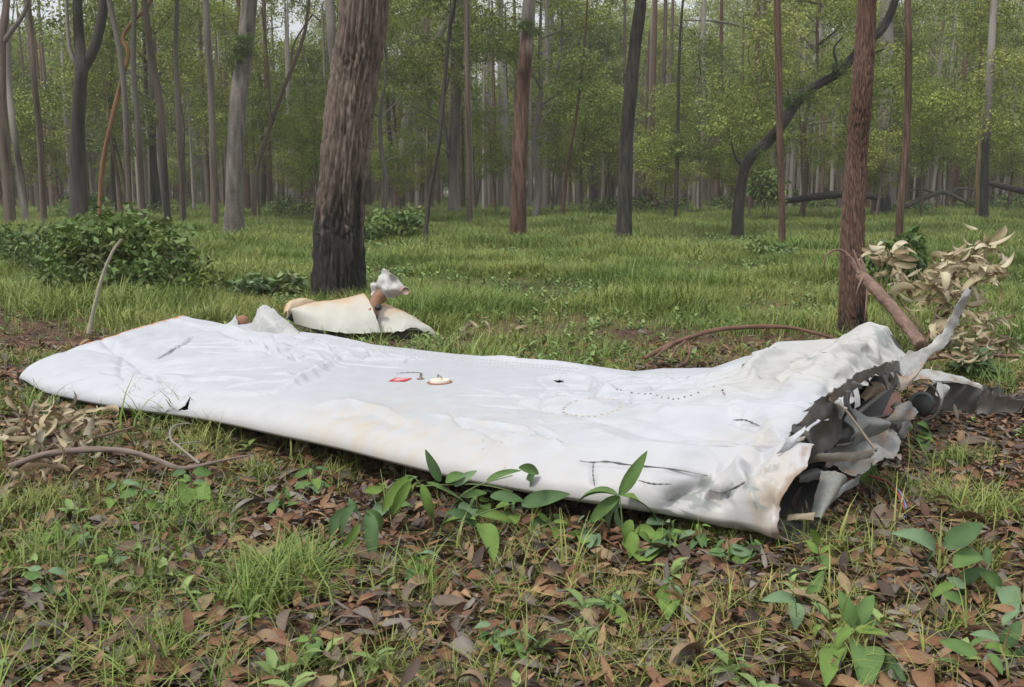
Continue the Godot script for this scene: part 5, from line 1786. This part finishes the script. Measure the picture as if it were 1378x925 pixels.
	stick("fallen_branch", "reddish arched branch lying behind the middle of the wing", "branch", [[868, 482, 6.4], [890, 470, 6.5], [915, 459, 6.6], [960, 445, 6.8], [1010, 440, 7.0], [1062, 441, 7.1], [1100, 449, 7.1], [1130, 458, 7.1]], [0.014, 0.017, 0.017, 0.016, 0.017, 0.014, 0.012, 0.009], Color(0.24, 0.13, 0.085), [{"path": [[905, 463, 6.55], [890, 474, 6.4], [880, 483, 6.3]], "r": [0.014, 0.006], "col": Color(0.3, 0.14, 0.07)}, {"path": [[930, 455, 6.7], [912, 468, 6.5], [902, 486, 6.4]], "r": [0.012, 0.005]}, {"path": [[925, 458, 6.65], [928, 475, 6.5], [922, 490, 6.4]], "r": [0.01, 0.005]}])
	stick("broken_branch", "thick pinkish broken branch with a splintered orange end, leaning beside the reddish scaly tree", "branch", [[1240, 466, 6.6], [1222, 440, 6.8], [1200, 413, 7.0], [1175, 386, 7.2], [1157, 370, 7.35]], [0.045, 0.042, 0.042, 0.045, 0.042], Color(0.27, 0.17, 0.13), [
		{"path": [[1160, 374, 7.3], [1150, 358, 7.4], [1140, 342, 7.45], [1128, 336, 7.45], [1112, 344, 7.4], [1108, 365, 7.4]], "r": [0.016, 0.004], "col": Color(0.38, 0.17, 0.06)}, {"path": [[1162, 372, 7.3], [1155, 352, 7.4], [1148, 336, 7.45]], "r": [0.018, 0.003], "col": Color(0.36, 0.16, 0.07)}, {"path": [[1165, 376, 7.3], [1160, 350, 7.4], [1152, 340, 7.4]], "r": [0.016, 0.003], "col": Color(0.3, 0.13, 0.06)}, {"path": [[1157, 370, 7.3], [1147, 348, 7.4], [1138, 344, 7.4]], "r": [0.014, 0.003], "col": Color(0.4, 0.18, 0.07)}, {"path": [[1162, 372, 7.28], [1156, 385, 7.2], [1152, 400, 7.2]], "r": [0.01, 0.003], "col": Color(0.4, 0.18, 0.07)}, {"path": [[1168, 380, 7.28], [1166, 410, 7.1], [1164, 432, 7.1]], "r": [0.008, 0.004], "col": Color(0.38, 0.17, 0.07)}])
	stick("fallen_branch", "brownish stick lying on the ground at the right behind the broken wing end", "branch", [[1230, 487, 6.0], [1270, 480, 6.2], [1320, 478, 6.3], [1370, 480, 6.3]], [0.012, 0.014, 0.014, 0.012], Color(0.22, 0.13, 0.09))
	stick("dry_stalk", "short pale upright stub beside the curled dead leaves at the left edge", "stalk", [[40, 566, 4.6], [43, 552, 4.6], [47, 539, 4.6]], [0.01, 0.012, 0.008], Color(0.46, 0.38, 0.28))
	# dead leaf sprays
	dead_spray("dead branch with a heap of curled tan leaves in front of the wing tip", ground(70, 620), [[[20, 640, 4.0], [70, 600, 4.2], [120, 570, 4.4]], [[60, 640, 3.9], [100, 600, 4.2], [180, 575, 4.4]]], [[40, 585, 4.25, 40, 22], [90, 590, 4.2, 50, 24], [75, 625, 3.95, 50, 22], [30, 640, 3.9, 30, 20], [115, 560, 4.45, 40, 14], [35, 560, 4.5, 36, 14]], 120, 0.135, pale_mats, M.curled)
	dead_spray("dead leafy branch with pale arching leaves standing behind the torn wing end", ground(1255, 470), [[[1245, 468, 7.0], [1262, 420, 7.2], [1284, 370, 7.3], [1322, 330, 7.3]], [[1250, 466, 7.1], [1232, 430, 7.6], [1208, 400, 7.8], [1195, 350, 7.8]], [[1262, 430, 7.2], [1300, 400, 7.3], [1332, 350, 7.3]], [[1272, 395, 7.2], [1287, 360, 7.3], [1312, 336, 7.3]]], [[1264, 368, 7.2, 26, 14], [1288, 348, 7.25, 28, 12], [1322, 334, 7.25, 22, 16], [1205, 372, 7.8, 18, 20], [1268, 400, 7.2, 34, 18], [1196, 338, 7.8, 16, 12], [1332, 362, 7.2, 18, 16], [1288, 385, 7.2, 26, 18], [1310, 425, 7.1, 34, 16], [1275, 440, 7.1, 30, 14], [1250, 385, 7.2, 20, 16], [1305, 365, 7.2, 26, 18]], 290, 0.21, M.straw, M.frond)
	dead_spray("low drift of pale dead leaves on the ground at the right edge behind the wreck", ground(1330, 470), [[[1280, 480, 6.1], [1320, 465, 6.3], [1365, 455, 6.4]]], [[1300, 455, 6.4, 50, 22], [1340, 470, 6.2, 50, 22], [1340, 430, 6.8, 40, 20], [1290, 480, 6.0, 40, 14]], 100, 0.12, pale_mats, M.curled)
	dead_spray("small group of upright tan dead leaves in the grass behind the middle of the wing", ground(635, 452), [[[618, 458, 8.0], [625, 445, 8.0], [640, 432, 8.0]]], [[622, 444, 8.0, 10, 14], [640, 436, 8.0, 12, 12], [690, 446, 8.0, 12, 10]], 14, 0.14, pale_mats, M.curled)
	# shrubs
	shrub("large dark green leafy shrub behind the wing's left end", [180, 402], [[110, 335, 44, 0.3], [160, 322, 50, 0.0], [135, 312, 34, 0.4], [205, 325, 40, 0.3], [215, 350, 50, -0.1], [130, 375, 42, -0.2], [190, 385, 46, -0.3], [250, 380, 38, -0.2], [90, 375, 26, 0.0]], 800, 0.1, Color(0.1, 0.17, 0.042), 26)
	shrub("pale-leaved low shrub between the large dark shrub and the big tree", [350, 400], [[300, 398, 20, 0.0], [345, 388, 26, 0.2], [385, 380, 20, 0.3]], 820, 0.12, Color(0.14, 0.22, 0.09), 15)
	shrub("bright green round bush just right of the big tree", [535, 325], [[515, 305, 26, 0.0], [545, 300, 28, 0.3], [500, 315, 18, 0.0]], 840, 0.16, Color(0.13, 0.22, 0.06), 18)
	shrub("dark green shrub behind the dead pale leaves at the right", [1205, 395], [[1200, 350, 30, 0.4], [1215, 330, 24, 0.4], [1225, 365, 26, 0.4]], 850, 0.13, Color(0.1, 0.18, 0.05), 18)
	shrub("small green sapling bush in front of the crooked tree's right side", [1030, 300], [[1030, 245, 22, 0.0], [1040, 255, 18, 0.0], [1022, 258, 12, 0.0]], 860, 0.2, Color(0.12, 0.19, 0.05), 14)
	shrub("low bush at the foot of the slim reddish stem", [1025, 350], [[1030, 340, 24, 0.0], [1055, 345, 22, 0.2], [1000, 352, 20, 0.0]], 870, 0.12, Color(0.13, 0.21, 0.065), 12)
	shrub("light green bush at the far left edge", [30, 350], [[20, 335, 30, 0.0], [50, 345, 24, 0.0], [10, 360, 22, 0.0]], 880, 0.13, Color(0.15, 0.23, 0.07), 14)
	shrub("leafy sprig with broad leaves beside the torn wing's far panel", [1320, 512], [[1310, 490, 18, 0.0], [1325, 500, 16, 0.0]], 890, 0.12, Color(0.07, 0.15, 0.05), 6)
	build_plants()

func build_plants() -> void:
	broad_plant("long-leaved young plant right in front of the wing's middle, several leaves drooping", [585, 722], [[592, 648, 572, 608, 0.34, 2], [655, 648, 700, 630, 0.24, 0], [698, 630, 728, 636, 0.4, 0], [722, 632, 706, 661, 0.36, 2], [556, 643, 512, 690, 0.34, 1], [552, 648, 528, 694, 0.3, 1], [568, 652, 582, 704, 0.3, 1], [574, 650, 626, 674, 0.3, 0], [600, 650, 628, 636, 0.5, 0], [612, 655, 640, 632, 0.4, 3], [702, 680, 764, 662, 0.4, 2], [640, 700, 590, 704, 0.3, 1], [648, 706, 668, 749, 0.32, 1], [600, 690, 650, 712, 0.3, 2], [660, 668, 705, 672, 0.4, 2], [620, 668, 655, 662, 0.4, 0], [540, 650, 560, 640, 0.6, 3], [640, 690, 690, 700, 0.3, 1]], [[[585, 722], [580, 680], [560, 645], [545, 640]], [[585, 722], [610, 680], [640, 655], [690, 640]], [[585, 722], [640, 695], [690, 678]], [[560, 655], [640, 652], [690, 662]]], Color(0, 0, 0))
	broad_plant("dark drooping plant at the left of the long-leaved one", [475, 760], [[470, 684, 435, 722, 0.4, 2], [478, 682, 452, 736, 0.36, 2], [495, 690, 500, 756, 0.32, 2], [484, 705, 462, 742, 0.32, 1], [492, 688, 520, 720, 0.36, 0], [480, 690, 470, 670, 0.5, 2]], [[[475, 760], [480, 720], [485, 688]]], Color(0, 0, 0))
	broad_plant("young plant with one tall upright leaf standing against the white wing skin", [842, 745], [[834, 667, 867, 608, 0.3, 0], [832, 668, 772, 664, 0.32, 0], [834, 668, 792, 706, 0.34, 0], [838, 668, 892, 694, 0.36, 1], [836, 670, 834, 716, 0.4, 3], [833, 672, 812, 720, 0.3, 3], [850, 700, 838, 728, 0.6, 1], [856, 712, 885, 724, 0.6, 4], [852, 716, 850, 750, 0.6, 4], [860, 720, 880, 738, 0.6, 1], [862, 735, 872, 752, 0.7, 4], [870, 705, 900, 702, 0.5, 3]], [[[842, 745], [838, 710], [834, 668]], [[855, 755], [858, 725], [862, 705]]], Color(0, 0, 0))
	broad_plant("round-leaved eucalypt seedling with an orange stem at the right, uppermost group of blue-green leaves", [1310, 812], [[1258, 740, 1208, 708, 0.46, 3], [1272, 736, 1320, 702, 0.56, 2], [1284, 764, 1330, 742, 0.56, 0], [1290, 785, 1322, 764, 0.6, 2], [1260, 744, 1245, 762, 0.5, 2], [1268, 802, 1306, 816, 0.5, 0], [1302, 812, 1266, 806, 0.5, 0], [1318, 770, 1354, 800, 0.5, 0], [1300, 790, 1275, 780, 0.5, 3], [1330, 760, 1328, 735, 0.5, 2], [1352, 790, 1362, 826, 0.4, 3], [1265, 850, 1288, 830, 0.6, 1], [1286, 786, 1250, 802, 0.4, 1], [1300, 800, 1326, 795, 0.4, 0]], [[[1310, 812], [1295, 780], [1280, 755], [1264, 736]], [[1310, 812], [1325, 780], [1345, 765]], [[1306, 806], [1280, 830], [1262, 850]]], Color(0, 0, 0.1), 0.07)
	broad_plant("round-leaved seedling low in the bottom right corner", [1340, 905], [[1315, 880, 1266, 866, 0.5, 0], [1330, 880, 1350, 905, 0.5, 0], [1322, 872, 1376, 890, 0.45, 1], [1345, 862, 1308, 852, 0.5, 3], [1350, 870, 1376, 838, 0.6, 2], [1300, 905, 1262, 885, 0.5, 2], [1350, 842, 1372, 820, 0.5, 3], [1326, 860, 1304, 870, 0.5, 0], [1360, 905, 1376, 870, 0.4, 2]], [[[1340, 905], [1330, 880], [1320, 868]], [[1340, 905], [1352, 870], [1360, 845]]], Color(0, 0, 0.1), 0.07)
	broad_plant("seedling with bright green rounded leaves near the bottom, left of the corner seedling", [1165, 880], [[1145, 845, 1122, 868, 0.5, 1], [1150, 850, 1196, 852, 0.5, 4], [1148, 842, 1132, 796, 0.5, 0], [1152, 842, 1178, 800, 0.5, 0], [1158, 846, 1190, 836, 0.5, 0], [1160, 870, 1162, 912, 0.5, 0], [1130, 868, 1115, 915, 0.36, 1], [1180, 888, 1216, 910, 0.5, 2], [1098, 812, 1106, 828, 0.8, 0], [1145, 850, 1120, 850, 0.5, 1], [1105, 842, 1092, 858, 0.6, 4]], [[[1165, 880], [1155, 860], [1148, 840]]], Color(0, 0, 0), 0.06)
	broad_plant("pair of pale broad leaves beside the torn leading edge, left of the bright green seedling", [1072, 850], [[1070, 808, 1028, 806, 0.5, 3], [1072, 812, 1074, 846, 0.44, 3], [1075, 806, 1060, 792, 0.4, 0], [1086, 770, 1058, 776, 0.5, 3], [1100, 790, 1082, 798, 0.6, 0]], [[[1072, 850], [1072, 830], [1070, 806]]], Color(0, 0, 0), 0.06)
	broad_plant("small green plant under the tip of the torn leading edge", [1108, 775], [[1100, 745, 1086, 726, 0.5, 1], [1104, 748, 1118, 770, 0.4, 0], [1104, 744, 1118, 734, 0.5, 4], [1096, 752, 1080, 760, 0.5, 0], [1092, 712, 1100, 736, 0.5, 4], [1080, 785, 1096, 797, 0.6, 0]], [[[1108, 775], [1104, 755], [1100, 735]]], Color(0, 0, 0), 0.06)
	var n := 0
	for s in [[190, 690, "grey-green leafy plant under the long bent stick"], [160, 680, "second leafy plant under the long bent stick, to the left"], [70, 735, "leafy plant at the left edge in the grass"], [255, 665, "leafy plant right of the bend in the long stick"], [110, 740, "bright little plant right of the left-edge leafy plant"], [275, 540, "wispy plant touching the wing near the dark tear"], [820, 830, "small clover-like plant in the brown leaves at the lower middle"], [905, 815, "small blue-green plant right of the clover-like one"], [560, 778, "tiny bright green seedling in the litter below the long-leaved plant"], [665, 875, "little green seedling near the bottom middle"], [700, 880, "little green seedling right of the bottom-middle one"], [940, 740, "leafy weed below the torn leading edge"], [905, 735, "second leafy weed below the torn leading edge, to the left"], [980, 760, "leafy weed right of the pair below the torn leading edge"], [1190, 590, "green plant growing behind the torn flap at the right"], [1230, 600, "green plant in the litter right of the torn flap"], [420, 880, "lone seedling near the bottom, left of the middle"], [150, 770, "little plant in the litter at the lower left"], [1160, 640, "small plant under the grey torn flap"], [60, 800, "low plant at the lower left edge"], [640, 690, "leafy sprout under the wing, right of the long-leaved plant"], [690, 705, "leafy sprout between the long-leaved plant and the tall-leaved one"], [740, 715, "second leafy sprout between the long-leaved plant and the tall-leaved one, nearer the latter"], [790, 728, "leafy sprout just left of the plant with the tall upright leaf"], [900, 742, "sprout just right of the plant with the tall upright leaf"], [520, 690, "leafy sprout left of the long-leaved plant"], [420, 660, "leafy sprout under the wing's shaded edge"], [1010, 752, "leafy sprout below the grey scraped patch of the wing"], [380, 690, "bright sprout in the leaves left of the dark drooping plant"]]:
		var lv := []
		for k in 7 + n % 5:
			var az := rng.randf() * TAU
			var r := rng.randf_range(14, 34)
			var h := rng.randf_range(4, 34)
			lv.append([s[0] + cos(az) * 5, s[1] - h, s[0] + cos(az) * r, s[1] - h + sin(az) * r * 0.5 + 3, rng.randf_range(0.36, 0.62), rng.randi() % 5])
		broad_plant(s[2], [s[0], s[1]], lv, [[[s[0], s[1]], [s[0] + 2, s[1] - 16], [s[0], s[1] - 32]]], Color(0, 0, 0), 0.05)
		n += 1
